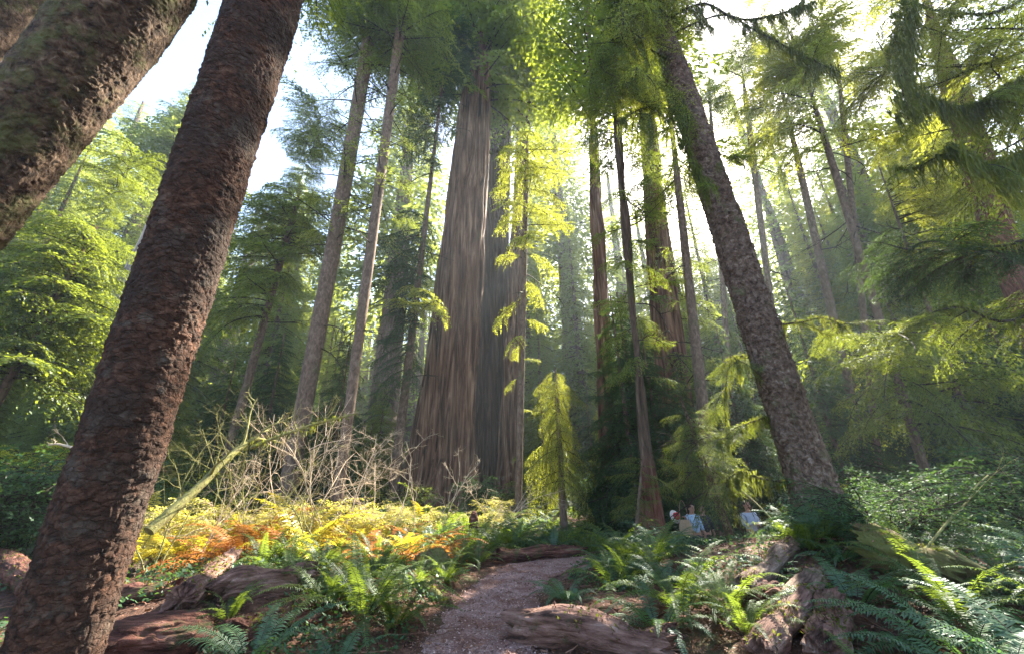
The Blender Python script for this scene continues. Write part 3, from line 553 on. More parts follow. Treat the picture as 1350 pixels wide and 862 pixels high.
tree('hemlock_tree', 'slender tree glowing yellow-green in front of the paired redwood trunks', 'tree', 15.5, (684, 620, 9), (694, 220, 6), 19, 'plain', 'greybark', 24, 200, seed=18, dead=3,
     crowns=[C(y0=520, y1=330, n=34, lib='mid', L=(1.5, 2.4), pitch=(-0.5, 0.0), m='firyel', az=(-1.6, 1.2)), C(y0=420, y1=90, n=62, lib='mid', L=(1.7, 2.3), pitch=(-0.5, 0.1), m='firyel', clear=[(560, 130, 642, 600)]), C(y0=540, y1=320, n=11, lib='mid', L=(1.0, 1.9), pitch=(-0.6, 0.1), m='firyel', nogap=1, clear=[(560, 130, 640, 600)])])
tree('hemlock_sapling', 'bright yellow-green drooping young conifer before the hazy gap in the middle', 'young tree', 14, (741, 650, 9), (733, 500, 4), 6.0, 'plain', 'greybark', 16, 80, seed=19,
     crowns=[C(y0=635, y1=470, n=64, lib='droopy', L=(1.5, 0.8), pitch=(-0.75, -0.1), m='firyel', nogap=1)])
tree('hemlock_sapling', 'mossy green sapling with leaning trunk shading the two hikers', 'young tree', 10.2, (966, 712, 12), (915, 570, 6), 3.6, 'plain', 'mossbark', 20, 80, seed=20, dead=8,
     crowns=[C(y0=640, y1=545, n=44, lib='near', L=(1.2, 0.7), pitch=(-0.5, 0.2), m='fir')])
tree('hemlock_sapling', 'small feathery green sapling in front of the flared red trunk', 'young tree', 10.3, (838, 690, 6), (842, 640, 4), 2.2, 'plain', 'greybark', 12, 40, seed=21,
     crowns=[C(z0=0.9, z1=2.1, n=18, lib='near', L=(0.8, 0.3), pitch=(-0.2, 0.3))])
# --- right side
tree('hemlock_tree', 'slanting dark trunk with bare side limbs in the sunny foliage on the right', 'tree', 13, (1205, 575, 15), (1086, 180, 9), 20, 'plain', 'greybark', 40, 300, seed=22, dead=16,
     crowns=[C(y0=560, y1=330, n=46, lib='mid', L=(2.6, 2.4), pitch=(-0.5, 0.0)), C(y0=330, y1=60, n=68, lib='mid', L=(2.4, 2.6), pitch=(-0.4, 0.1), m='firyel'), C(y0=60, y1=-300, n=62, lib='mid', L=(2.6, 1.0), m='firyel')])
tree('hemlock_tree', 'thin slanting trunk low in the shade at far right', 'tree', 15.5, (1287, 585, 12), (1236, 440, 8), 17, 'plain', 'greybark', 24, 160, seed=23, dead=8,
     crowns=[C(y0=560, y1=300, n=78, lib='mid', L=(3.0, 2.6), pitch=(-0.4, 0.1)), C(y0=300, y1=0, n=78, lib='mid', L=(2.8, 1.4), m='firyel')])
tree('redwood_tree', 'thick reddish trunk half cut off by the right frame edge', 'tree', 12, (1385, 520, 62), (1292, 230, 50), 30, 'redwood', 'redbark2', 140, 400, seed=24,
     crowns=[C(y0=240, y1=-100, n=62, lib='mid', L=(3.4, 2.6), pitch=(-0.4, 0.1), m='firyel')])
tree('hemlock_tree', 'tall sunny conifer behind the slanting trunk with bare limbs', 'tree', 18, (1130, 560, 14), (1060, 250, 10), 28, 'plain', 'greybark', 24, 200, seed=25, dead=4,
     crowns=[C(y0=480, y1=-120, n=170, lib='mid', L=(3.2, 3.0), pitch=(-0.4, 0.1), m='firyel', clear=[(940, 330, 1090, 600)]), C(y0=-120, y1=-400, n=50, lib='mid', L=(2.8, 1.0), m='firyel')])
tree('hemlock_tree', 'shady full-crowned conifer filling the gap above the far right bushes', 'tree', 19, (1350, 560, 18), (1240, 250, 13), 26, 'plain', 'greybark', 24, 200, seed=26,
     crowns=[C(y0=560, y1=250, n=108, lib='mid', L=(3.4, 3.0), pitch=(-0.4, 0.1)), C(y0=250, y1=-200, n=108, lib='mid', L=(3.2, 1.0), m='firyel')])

tree('hemlock_tree', 'lacy thin conifer seen against the bright sky just right of the leaning spruce top', 'tree', 21, (1035, 560, 10), (985, 150, 8), 31, 'plain', 'greybark', 20, 160, seed=27, dead=6,
     crowns=[C(y0=420, y1=60, n=70, lib='sparse', L=(2.6, 3.0), pitch=(-0.5, 0.1)), C(y0=60, y1=-100, n=40, lib='mid', L=(2.6, 1.0))])
tree('hemlock_tree', 'lacy thin conifer in the gap between the nearly black trunk and the leaning spruce', 'tree', 24, (965, 560, 9), (940, 200, 7), 33, 'plain', 'greybark', 20, 160, seed=28, dead=6,
     crowns=[C(y0=440, y1=150, n=60, lib='sparse', L=(2.8, 3.0), pitch=(-0.5, 0.1)), C(y0=150, y1=0, n=40, lib='mid', L=(2.6, 1.6))])
tree('hemlock_tree', 'leafy conifer filling the sky left of the overhanging moss-draped limbs', 'tree', 17, (1150, 540, 10), (1110, 150, 8), 27, 'plain', 'greybark', 20, 160, seed=29, dead=4,
     crowns=[C(y0=300, y1=-60, n=84, lib='mid', L=(2.8, 2.8), pitch=(-0.5, 0.1), m='firyel'), C(y0=-60, y1=-300, n=40, lib='mid', L=(2.4, 1.0), m='firyel')])
# --- mossy boughs of the leaning spruce and of an overhanging spruce at the right
def bough(root, org, pts, r, seed, moss_n=1500, moss_L=0.5, spr=0, lib='near', lm='fir', sprL=(0.8, 1.4), pitch=(-0.7, -0.1), mossw=0.006, kids=4, mrad=0.045):
    return bough_(root, org, pts, r, seed, moss_n, moss_L, spr, lib, lm, sprL, pitch, mossw, kids, mrad)
def bough_(root, org, pts, r, seed, moss_n=1500, moss_L=0.5, spr=0, lib='near', lm='fir', sprL=(0.8, 1.4), pitch=(-0.7, -0.1), mossw=0.006, kids=4, mrad=0.045):
    """limb through world points, with moss and sprays as its sub-parts"""
    P = catmull(np.array([np.array(p)-org for p in pts]), 24); rg = np.random.default_rng(seed)
    n = len(P); P = P+np.cumsum(rg.normal(0, 0.006, (n, 3)), 0)
    g = G(); tube(g, P, np.linspace(r, r*0.3, n), 7, 0); paths = [P]
    for k in range(kids):
        i = rg.integers(4, n-2); q = P[i]; d = unit(unit(P[i+1]-P[i])*0.8+rg.normal(0, 0.5, 3)+[0, 0, -0.35]); L = rg.uniform(0.35, 0.9)
        S = [q]; 
        for j in range(8): d = unit(d+rg.normal(0, 0.15, 3)+[0, 0, -0.1]); S.append(S[-1]+d*L/8)
        S = np.array(S); tube(g, S, np.linspace(r*0.4, r*0.12, 9), 5, 0); paths.append(S)
    lo = obj('limb', g.mesh('limb', [M['twig']], True), root)
    g = G()
    for k, S in enumerate(paths):
        moss_on(g, S, int(moss_n*(1 if k == 0 else 0.35)), moss_L*(1 if k == 0 else 0.7), seed*5+k, mossw, 0, 0.03 if k else mrad, 0.9 if k == 0 else 0.6)
    obj('moss', g.mesh('moss', [M['moss']]), lo)
    if spr:
        g = G(); bl = 2.2 if lib == 'droopy' else 2.0
        for k in range(spr):
            S = paths[rg.integers(0, len(paths))]; i = rg.integers(1, len(S)-1); d = unit(S[i]-S[i-1]); az = math.atan2(d[1], d[0])+rg.choice([-1, 1])*rg.uniform(0.3, 1.3)
            g.put(LIB[lib][rg.integers(0, len(LIB[lib]))], basis(az, rg.uniform(*pitch), rg.uniform(-0.5, 0.5))*rg.uniform(*sprL)/bl, S[i], None, rg.uniform(-0.2, 0.2))
        obj('needles', g.mesh('needles', [M[lm], M['twig']]), lo)
pD = lambda y: (lambda s: np.array([axD(s)[0], axD(s)[1], s])+orgD)(zyD(y))
for k, (y, e, q, n) in enumerate([(-10, 765, -20, 34), (40, 790, 30, 34), (85, 775, 60, 30), (120, 800, 120, 26), (150, 815, 160, 18), (15, 850, -30, 22)]):
    bough(rootD, orgD, [pD(y), at((e+893)/2, (y+q)/2-14, 7.9), at(e, q, 7.3)], 0.035, 161+k, 1500, 1.1, int(n*0.7), 'droopy', 'firyel' if k % 2 else 'fir', (0.9, 2.0), (-1.4, -0.5), 0.005, 5)
bough(rootD, orgD, [pD(30), at(925, 5, 8.0), at(975, 25, 7.4), at(1040, 15, 7.0), at(1065, -10, 6.8)], 0.05, 63, 2600, 1.5, 0, kids=6)
bough(rootD, orgD, [pD(50), at(950, 20, 7.8), at(1005, 45, 7.4), at(1060, 75, 7.2), at(1105, 95, 7.0)], 0.035, 64, 2800, 1.3, 0, kids=7)
bough(rootD, orgD, [pD(120), at(905, 150, 8.0), at(915, 210, 7.6), at(935, 260, 7.4)], 0.035, 65, 1700, 0.8, 4)
bough(rootD, orgD, [pD(170), at(880, 120, 8.2), at(893, 180, 7.9), at(925, 225, 7.8)], 0.03, 66, 1200, 0.6, 3)
bough(rootD, orgD, [pD(195), at(955, 205, 8.3), at(975, 215, 8.0)], 0.02, 67, 500, 0.25, 9, 'near', 'fir', (0.5, 0.8))
bough(rootD, orgD, [pD(430), at(1050, 425, 8.2), at(1085, 418, 7.9), at(1115, 430, 7.8)], 0.025, 68, 900, 0.4, 8, 'near', 'fir', (0.5, 0.9))
bough(rootD, orgD, [pD(545), at(985, 560, 8.8), at(955, 590, 9.0)], 0.022, 69, 900, 0.4, 10, 'near', 'fir', (0.6, 1.0))
bough(rootD, orgD, [pD(640), at(1010, 632, 8.7), at(975, 622, 8.9), at(955, 640, 9.1)], 0.03, 70, 1500, 0.4, 3, 'near', 'fir', (0.4, 0.6))
bough(rootD, orgD, [pD(480), at(970, 470, 8.8), at(955, 520, 9.0), at(962, 600, 9.0)], 0.02, 71, 900, 0.45, 10, 'near', 'fir', (0.6, 0.9))
rootZ, axZ, zyZ, orgZ = tree('spruce_tree', 'overhanging moss-draped spruce whose limbs reach in from beyond the right frame edge', 'tree', 6.0, (1560, 600, 60), (1430, 0, 55), 16, 'scale', 'mossbark', 80, 240, seed=30, crowns=[C(z0=9, z1=15.5, n=52, lib='near', L=(3.4, 1.2), pitch=(-0.5, 0.2))])
pZ = lambda y: (lambda s: np.array([axZ(s)[0], axZ(s)[1], s])+orgZ)(zyZ(y))
bough(rootZ, orgZ, [pZ(-60), at(1330, 10, 5.6), at(1255, 15, 5.3), at(1192, 5, 5.2)], 0.04, 81, 1200, 0.3, 16, 'near', 'firyel', (0.7, 1.2))
bough(rootZ, orgZ, [at(1192, 0, 5.2), at(1192, 45, 5.2), at(1190, 90, 5.2), at(1200, 160, 5.1)], 0.018, 82, 5000, 0.8, 0, mossw=0.007, mrad=0.11, kids=6)
bough(rootZ, orgZ, [pZ(60), at(1340, 110, 5.6), at(1280, 140, 5.4), at(1215, 130, 5.2)], 0.03, 83, 5000, 1.3, 10, 'near', 'fir', (0.6, 1.1))
bough(rootZ, orgZ, [pZ(150), at(1345, 200, 5.5), at(1300, 215, 5.2), at(1245, 190, 5.0)], 0.03, 84, 6500, 1.2, 8, 'near', 'fir', (0.6, 1.0), mossw=0.007)
bough(rootZ, orgZ, [pZ(250), at(1340, 320, 6.0), at(1270, 320, 6.2), at(1190, 335, 6.4)], 0.04, 85, 900, 0.3, 40, 'near', 'firblue', (0.9, 1.5), (-0.4, 0.1))
bough(rootZ, orgZ, [pZ(330), at(1340, 420, 6.0), at(1260, 405, 6.4), at(1180, 440, 6.8)], 0.03, 86, 900, 0.3, 30, 'near', 'fir', (0.8, 1.4), (-0.4, 0.1))
bough(rootZ, orgZ, [pZ(20), at(1345, 70, 6.2), at(1260, 90, 6.4), at(1180, 80, 6.6)], 0.035, 87, 400, 0.2, 34, 'near', 'firyel', (0.9, 1.6), (-0.4, 0.2))

# ------------------------------------------------------------------ the forest behind: shared crowns, individual trees
def var_tree(name, H, r0, style, bk, seed, cr, seg=28, rows=120, flare=0.3):
    """unplaced tree variant: root + trunk + crown meshes"""
    rg = np.random.default_rng(seed); ln = rg.normal(0, 0.006, 2)*H
    axf = lambda s: (ln[0]*(s/H)**2, ln[1]*(s/H)**2, max(0.03, r0*(1-0.85*(s/H)**1.2)))
    ss = np.linspace(0, H, 8); g = G(); trunk(g, [[*axf(s)[:2], s] for s in ss], [axf(s)[2] for s in ss], seg, rows, style, seed, 0, flare)
    tm = g.mesh('trunk', [M[bk]], True); cms = []
    for i, c in enumerate(cr):
        g = G(); L0, L1 = c['L']; crown(g, axf, c['z0'], c['z1'], c['n'], c['lib'], lambda q: L0+(L1-L0)*q**c.get('pw', 1), seed*3+i, c.get('pitch', (-0.25, 0.2)))
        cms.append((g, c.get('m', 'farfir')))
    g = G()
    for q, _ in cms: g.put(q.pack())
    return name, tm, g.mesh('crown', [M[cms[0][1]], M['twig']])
def place(var, x, y, label, cat, group, rz, s, sink=0.3):
    name, tm, cm = var; root = thing(name, label, cat, (x, y, gz(x, y)-sink), rz, group, s)
    obj('trunk', tm, root); obj('crown', cm, root); return root
VB = [var_tree('redwood_tree', 58, 1.5, 'redwood', 'farbark', 101, [C(z0=18, z1=57.5, n=225, lib='vfar', L=(7, 1.8))]),
      var_tree('redwood_tree', 62, 1.2, 'redwood', 'farbark', 102, [C(z0=24, z1=61.5, n=210, lib='vfar', L=(6.5, 1.5))]),
      var_tree('redwood_tree', 50, 0.9, 'redwood', 'farbark', 103, [C(z0=10, z1=49.5, n=225, lib='vfar', L=(6, 1.2))])]
VH = [var_tree('hemlock_tree', 26, 0.32, 'plain', 'greybark', 111, [C(z0=4, z1=25.8, n=247, lib='far', L=(4.2, 0.7), pitch=(-0.4, 0.1))]),
      var_tree('hemlock_tree', 32, 0.38, 'plain', 'greybark', 112, [C(z0=7, z1=31.8, n=266, lib='far', L=(4.4, 0.7), pitch=(-0.4, 0.1))]),
      var_tree('hemlock_tree', 17, 0.22, 'plain', 'greybark', 113, [C(z0=1.2, z1=16.9, n=228, lib='far', L=(3.2, 0.5), pitch=(-0.35, 0.1))])]
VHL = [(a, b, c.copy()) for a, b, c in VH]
for a, b, c in VHL: c.materials[0] = M['sunfir']  # crown copies with sunlight painted into the needle colour
VS = [var_tree('young_conifer', 7, 0.09, 'plain', 'greybark', 121, [C(z0=0.4, z1=6.9, n=140, lib='mid', L=(2.0, 0.35), pitch=(-0.3, 0.15), m='fir')], 12, 40),
      var_tree('young_conifer', 4.5, 0.07, 'plain', 'greybark', 122, [C(z0=0.2, z1=4.4, n=108, lib='mid', L=(1.7, 0.3), pitch=(-0.2, 0.25), m='fir')], 12, 40),
      var_tree('young_conifer', 9, 0.11, 'plain', 'greybark', 123, [C(z0=0.8, z1=8.9, n=155, lib='mid', L=(2.3, 0.35), pitch=(-0.45, 0.05), m='firblue')], 12, 40)]
rnd = random.Random(11)
def px_of(x, y, z=1.6):
    q = RC.T @ (np.array([x, y, z])-CAM); return 675+F*q[0]/-q[2] if q[2] < 0 else -9999
placed = []
def try_place(vars_, n, ymin, ymax, pxr, mind, lab, cat, grp, sc_=(0.85, 1.15), avoid=(), sink=0.3):
    k = 0; tries = 0
    while k < n and tries < n*60:
        tries += 1; y = rnd.uniform(ymin, ymax); px = rnd.uniform(*pxr); x = at(px, 632, y)[0]
        if any(a <= px <= b and y > c for a, b, c in avoid): continue
        if any((x-u)**2+(y-w)**2 < (mind+m_)**2/4 for u, w, m_ in placed): continue
        if path_dist(np.array([x]), np.array([y]))[0] < 1.0: continue
        if vars_ is not VS and any((lambda w, hs: hs > 5 and hs*SUN[2]/math.hypot(SUN[0], SUN[1])+c[2] < 30 and abs(w[0]*SUN[1]-w[1]*SUN[0])/math.hypot(SUN[0], SUN[1]) < r+2.0)(np.array([x-c[0], y-c[1]]), ((x-c[0])*SUN[0]+(y-c[1])*SUN[1])/math.hypot(SUN[0], SUN[1])) for c, r in GAPS): continue
        placed.append((x, y, mind)); s = rnd.uniform(*sc_); place(rnd.choice(vars_), x, y, lab, cat, grp, rnd.uniform(0, 6.28), s, sink); k += 1
AV = [(905, 1060, 0)]
try_place(VB, 7, 34, 62, (-150, 500), 7, 'hazy far redwood left of the colossal trunk, fading into the bright air', 'tree', 'far redwoods on the left', avoid=[(180, 300, 30)])
try_place(VB, 5, 42, 66, (690, 900), 6, 'hazy far redwood showing in the blue gap right of the paired trunks', 'tree', 'far redwoods in the middle gap')
try_place(VB, 6, 36, 66, (1060, 1500), 7, 'hazy far redwood behind the sunny conifers on the right', 'tree', 'far redwoods on the right')
try_place(VH, 18, 24, 44, (-100, 520), 5, 'hazy mid-distance hemlock among the trunks left of the colossal redwood', 'tree', 'mid-distance hemlocks on the left', avoid=[(190, 290, 26)])
try_place(VH, 12, 26, 46, (690, 1060), 4, 'short hazy hemlock in the blue gap behind the yellow-lit sapling', 'tree', 'short hemlocks in the middle gap')
try_place(VH, 18, 22, 44, (1080, 1500), 5, 'mid-distance hemlock behind the bushes on the right', 'tree', 'mid-distance hemlocks on the right')
try_place(VS, 20, 15, 34, (-120, 505), 2.6, 'young conifer in the understorey left of the colossal redwood', 'young tree', 'young conifers on the left', sink=0.1)
try_place(VS, 24, 16, 36, (690, 1060), 2.0, 'young conifer in the hazy understorey between the redwood trunks', 'young tree', 'young conifers in the middle', (0.7, 1.1), sink=0.1)
try_place(VS, 18, 15, 34, (1060, 1480), 2.6, 'young conifer in the understorey at the right', 'young tree', 'young conifers on the right', sink=0.1)
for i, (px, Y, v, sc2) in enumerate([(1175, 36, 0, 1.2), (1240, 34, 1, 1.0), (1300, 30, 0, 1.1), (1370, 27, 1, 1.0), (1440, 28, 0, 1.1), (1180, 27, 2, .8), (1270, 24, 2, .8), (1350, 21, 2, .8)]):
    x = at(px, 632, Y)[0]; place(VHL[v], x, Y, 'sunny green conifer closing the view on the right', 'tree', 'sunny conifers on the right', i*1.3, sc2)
for i, (px, Y, v, sc2) in enumerate([(945, 34, 2, .95), (985, 41, 0, .85), (1022, 34, 2, 1.0), (1050, 45, 0, 1.0), (925, 47, 1, .9), (1075, 36, 2, 1.1), (1000, 50, 1, 1.05), (960, 28, 2, .6)]):
    x = at(px, 632, Y)[0]; place(VH[v], x, Y, 'hazy conifer in the bright gap between the broad redwood and the leaning spruce', 'tree', 'hazy conifers in the bright gap', i*1.7, sc2)
for x, y, v, sc2 in ((4.1, 14.4, 2, 1.05), (5.1, 14.2, 2, 0.95), (4.8, 15.6, 2, 1.1)):  # conifers added to keep the sun off the path bend
    place(VS[v], x, y, 'young conifer shading the path bend beside the flared red trunk', 'young tree', 'young conifers by the flared trunk', x, sc2, 0.1)
def far_wood():
    """forested slope far behind, reads as one mass"""
    g = G(); rg = np.random.default_rng(5); packs = [VB[i] for i in range(3)]
    for k in range(260):
        a = rg.uniform(-1.25, 1.25); r = rg.uniform(66, 125); x, y = r*math.sin(a), r*math.cos(a)
        if 0.36 < a < 0.72: h = rg.uniform(24, 38)
        else: h = rg.uniform(30, 52)
        z = gz(x, y); tube(g, [(x, y, z-1), (x, y, z+h*0.5), (x, y, z+h)], [0.02*h, 0.014*h, 0.05], 6, 1)
        crown(g, lambda s: (x, y, 0.2), z+h*0.15, z+h, 34, 'vfar', lambda q: h*0.17*(1.05-q)+1.0, 900+k, (-0.35, 0.15), jit=0.6)
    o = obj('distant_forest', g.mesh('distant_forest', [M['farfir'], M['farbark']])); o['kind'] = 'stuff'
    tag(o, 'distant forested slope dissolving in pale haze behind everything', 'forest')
far_wood()

# ------------------------------------------------------------------ ferns
def frond(g, base, az, L, th0, bend, rg, npin=26, pw=0.16, m=0, twist=0.0, nseg=14, a0=0.5, curl=0.3):
    t = np.linspace(0, 1, nseg*2+1); th = th0-bend*t**1.3; ds = L/(nseg*2)
    azs = az+twist*t
    d = v3(np.cos(azs)*np.cos(th), np.sin(azs)*np.cos(th), np.sin(th)); P = base+np.concatenate([[[0, 0, 0]], np.cumsum(d[:-1]*ds, 0)])
    tube(g, P[::2], np.linspace(0.0045, 0.001, nseg+1)*max(L, 0.5), 3, 1, 0.5)
    s = np.linspace(0.13, 0.995, npin); i = np.clip((s*nseg*2).astype(int), 0, nseg*2-1); fr = s*nseg*2-i
    p = P[i]+(P[i+1]-P[i])*fr[:, None]; T = unit(P[i+1]-P[i]); S0 = v3(-np.sin(azs[i]), np.cos(azs[i]), 0); Nn = np.cross(T, S0)*1.0
    prof = np.minimum(1, (s/0.3)**0.7)*np.clip((1.0-s)/0.72, 0.02, 1)**0.75; ln = pw*L*prof*rg.uniform(0.85, 1.1, npin); wd = np.minimum(0.72*L*0.87/npin, ln*0.5+0.003)
    for sg in (-1, 1):
        D = unit(S0*sg*0.93+T*0.33+Nn*rg.normal(0.05, 0.14, (npin, 1))); up = Nn
        tip = p+D*ln[:, None]-up*0+v3(0, 0, -curl*ln*rg.uniform(0.3, 1.2, npin)); mid = p+D*ln[:, None]*0.5+up*(0.03*ln)[:, None]
        W = T*wd[:, None]*0.5
        v = np.stack([p-W*0.75, p+W*0.75, mid+W, mid-W, tip], 1); k = np.arange(npin)*5
        aa = np.clip(a0+rg.normal(0, 0.12, npin), 0, 1)
        g.add(v.reshape(-1, 3), np.stack([k, k+1, k+2, k+3], -1), m, aa)
        g.n -= npin*5; g.add(np.zeros((0, 3)), np.stack([k+3, k+2, k+4], -1), m, aa); g.n += npin*5
def fern_mesh(seed, n=16, L=0.95, mats=('fern', 'twig', 'ferndead'), npin=26, upright=0.9, dead=4, pw=0.15):
    rg = np.random.default_rng(seed); g = G(); a = rg.uniform(0, 6)
    for k in range(n):
        a += 2.4+rg.normal(0, 0.3); q = rg.uniform()
        frond(g, np.array([math.cos(a)*0.05, math.sin(a)*0.05, 0.02]), a, L*rg.uniform(0.65, 1.15), upright+rg.uniform(-0.25, 0.45), rg.uniform(1.1, 2.1), rg, npin, pw, 0, rg.normal(0, 0.25), a0=rg.uniform(0.2, 0.9))
    for k in range(dead):
        a += 2.4; frond(g, np.array([0, 0, 0.05]), a, L*rg.uniform(0.5, 0.8), rg.uniform(-0.1, 0.4), rg.uniform(0.6, 1.2), rg, npin, pw*0.8, 2, 0.3, a0=rg.uniform(0.1, 0.9))
    return g.mesh('fern', [M[x] for x in mats])
FN = [fern_mesh(200+i, [18, 15, 20, 16][i], 1.0, npin=50, pw=0.115, dead=9) for i in range(4)]
FB = [fern_mesh(210+i, [17, 14, 19][i], 1.0, ('fernblue', 'twig', 'ferndead'), 50, 0.7, 9, 0.12) for i in range(3)]
FM = [fern_mesh(220+i, 15, 1.0, npin=24, pw=0.14) for i in range(3)]+[fern_mesh(224+i, 15, 1.0, ('fernblue', 'twig', 'ferndead'), 24, 0.75, 3, 0.14) for i in range(2)]
FY = [fern_mesh(230+i, 13, 1.0, ('fernyel', 'twig', 'fernrust'), 26, 0.9, 3, 0.17) for i in range(3)]
FR = [fern_mesh(240+i, 14, 1.0, ('fernrust', 'twig', 'fernyel'), 26, 0.6, 4, 0.17) for i in range(3)]
FG = [fern_mesh(250+i, 12, 1.0, ('fern', 'twig', 'fernyel'), 26, 1.1, 1, 0.13) for i in range(2)]
def gpt(px, py):
    """ground point under a photo pixel"""
    d = ray(px, py); t = np.geomspace(1.0, 60, 1200); p = CAM+t[:, None]*d
    k = np.argmax(p[:, 2] < ground(p[:, 0], p[:, 1])) or 1199
    return float(p[k, 0]), float(p[k, 1])
def fern(mesh, px, py, s, label, group=None, rz=None, Y=None):
    x, y = gpt(px, py) if Y is None else (at(px, 632, Y)[0], Y)
    return tag(obj('sword_fern', mesh, None, (x, y, gz(x, y)-0.02), rnd.uniform(0, 6.28) if rz is None else rz, s), label, 'fern', group)
rnd = random.Random(3)
fern(FN[0], 478, 815, 1.23, 'large upright dark fern beside the path at lower left')
fern(FN[1], 432, 800, 0.91, 'shaggy fern between the red log mound and the large upright one')
fern(FN[2], 520, 830, 0.81, 'low fern at the left path edge near the frame bottom')
fern(FB[0], 330, 880, 0.81, 'small blue-green fern on the red soil at the bottom left')
fern(FB[1], 440, 890, 0.65, 'drooping pale fern at the bottom edge left of the path')
fern(FG[0], 345, 752, 0.81, 'bright fresh green fern behind the split log')
fern(FG[1], 300, 820, 0.45, 'tiny yellow-green fern growing against the split log')
fern(FG[1], 375, 745, 0.65, 'lime fern just right of the bright fresh green one')
fern(FN[3], 630, 745, 0.85, 'green fern tucked behind the mossy boulder by the path')
fern(FN[0], 590, 770, 0.45, 'small fern at the foot of the mossy boulder')
fern(FN[2], 900, 812, 1.1, 'largest arching fern in the cluster right of the path')
fern(FB[1], 870, 838, 0.94, 'blue-green fern spilling over the foreground log')
fern(FN[1], 958, 812, 1.00, 'high-arching fern whose frond curls toward the wood chunks')
fern(FB[2], 748, 795, 0.72, 'small bluish fern at the right edge of the path')
fern(FN[3], 828, 770, 0.91, 'yellow-green fern behind the thin rotten log')
fern(FN[0], 985, 840, 0.78, 'fern in the dark gap left of the wood chunks')
fern(FB[0], 1018, 756, 0.5, 'fern in front of the man at the leaning spruce')
fern(FN[1], 925, 752, 0.45, 'fern in front of the woman with the bag')
fern(FN[2], 830, 748, 0.5, 'fern at the foot of the flared red trunk')
fern(FB[0], 1310, 862, 1.30, 'big blue-green fern filling the lower right corner', Y=3.0)
fern(FB[1], 1210, 862, 1.10, 'low spreading fern at the bottom right', Y=3.1)
fern(FB[2], 1345, 800, 1.17, 'cool-toned fern above the lower right corner one', Y=3.9)
fern(FN[2], 1068, 728, 0.62, 'dark fern against the foot of the leaning spruce')
fern(FB[1], 1112, 742, 0.6, 'bluish fern right of the leaning spruce foot')
fern(FN[1], 1080, 870, 0.52, 'fern frond tuft in front of the wood chunks', Y=3.4)
fern(FY[0], 30, 720, 1.0, 'golden bracken glowing left of the foreground spruce')
fern(FY[1], 75, 700, 0.8, 'golden bracken half hidden behind the foreground spruce')
fern(FN[3], 40, 660, 1.43, 'dull green fern behind the golden bracken at left')
fern(FY[2], 205, 740, 0.9, 'golden bracken lit just right of the foreground spruce')
fern(FY[0], 235, 700, 1.0, 'lime-yellow bracken under the mossy leaning limb')
fern(FY[1], 260, 740, 0.7, 'small yellow bracken behind the charred stick log')
fern(FR[0], 455, 700, 1.3, 'largest rust-orange dead bracken in the sunny patch')
fern(FR[1], 420, 700, 1.15, 'rust-orange bracken left of the largest one')
fern(FR[2], 490, 698, 1.15, 'rust-orange bracken right of the largest one')
nopx = lambda x, y: y > 5.4 and y < 13.5 and any(abs(px_of(x, y)-q) < 42 for q in (905, 983))
def field(n, meshes, pxr, yr, lab, grp, s=(0.6, 1.0), dmin=0.5, lim=None, name='sword_fern', cat='fern', pd=0.25):
    k = 0; tr = 0; pts = []
    while k < n and tr < n*80:
        tr += 1; px = rnd.uniform(*pxr); y = rnd.uniform(*yr); x = at(px, 700, y)[0]
        if path_dist(np.array([x]), np.array([y]))[0] < pd: continue
        if nopx(x, y) or (lim and lim(x, y)): continue
        if any((x-a)**2+(y-b)**2 < dmin**2 for a, b in pts): continue
        pts.append((x, y)); tag(obj(name, rnd.choice(meshes), None, (x, y, gz(x, y)-0.03), rnd.uniform(0, 6.28), rnd.uniform(*s)), lab, cat, grp); k += 1
nopeople = lambda x, y: (3.6 < x < 8.2 and 9.0 < y < 13.5) or (y > 5.4 and any(abs(px_of(x, y)-q) < 42 for q in (905, 983)))
field(34, FM+FY[:1], (500, 690), (9.2, 18), 'sword fern in the sunlit bank below the colossal redwood', 'ferns below the colossal redwood', (0.95, 1.4), 0.6)
field(34, FM[3:]+FM[:1], (650, 840), (10.6, 18), 'sword fern in the shaded bank behind the crossing log', 'ferns behind the crossing log', (0.95, 1.4), 0.6)
field(50, FM+FB, (800, 1100), (6.2, 17), 'sword fern around the flared red trunk and the hikers', 'ferns around the hikers', (0.8, 1.2), 0.55, nopeople)
field(40, FY+FR+FM[:1], (180, 430), (7.6, 13), 'yellowing fern in the sunny patch by the dead thicket', 'yellow ferns by the dead thicket', (1.0, 1.7), 0.55)
field(34, FR+FR+FY, (400, 590), (8.2, 12), 'yellow-and-rust bracken in the sunny patch before the colossal redwood', 'sunny bracken before the redwood', (0.8, 1.2), 0.5)
field(26, FM, (-120, 320), (9.5, 20), 'green fern in the shade left behind the foreground spruce', 'shaded ferns at left', (0.8, 1.2), 0.9)
field(18, FN, (390, 660), (5.2, 8.4), 'green fern on the bank left of the path bend', 'ferns left of the path bend', (0.6, 0.9), 0.5, lambda x, y: x > -0.8 and y < 6.5)
field(26, FB+FN, (1080, 1450), (3.4, 8.5), 'cool green fern on the log-strewn slope at right', 'ferns on the right slope', (0.7, 1.1), 0.6)
field(22, FM, (1080, 1450), (9, 19), 'green fern beneath the right-hand bushes', 'ferns under the right bushes', (0.8, 1.2), 0.9)

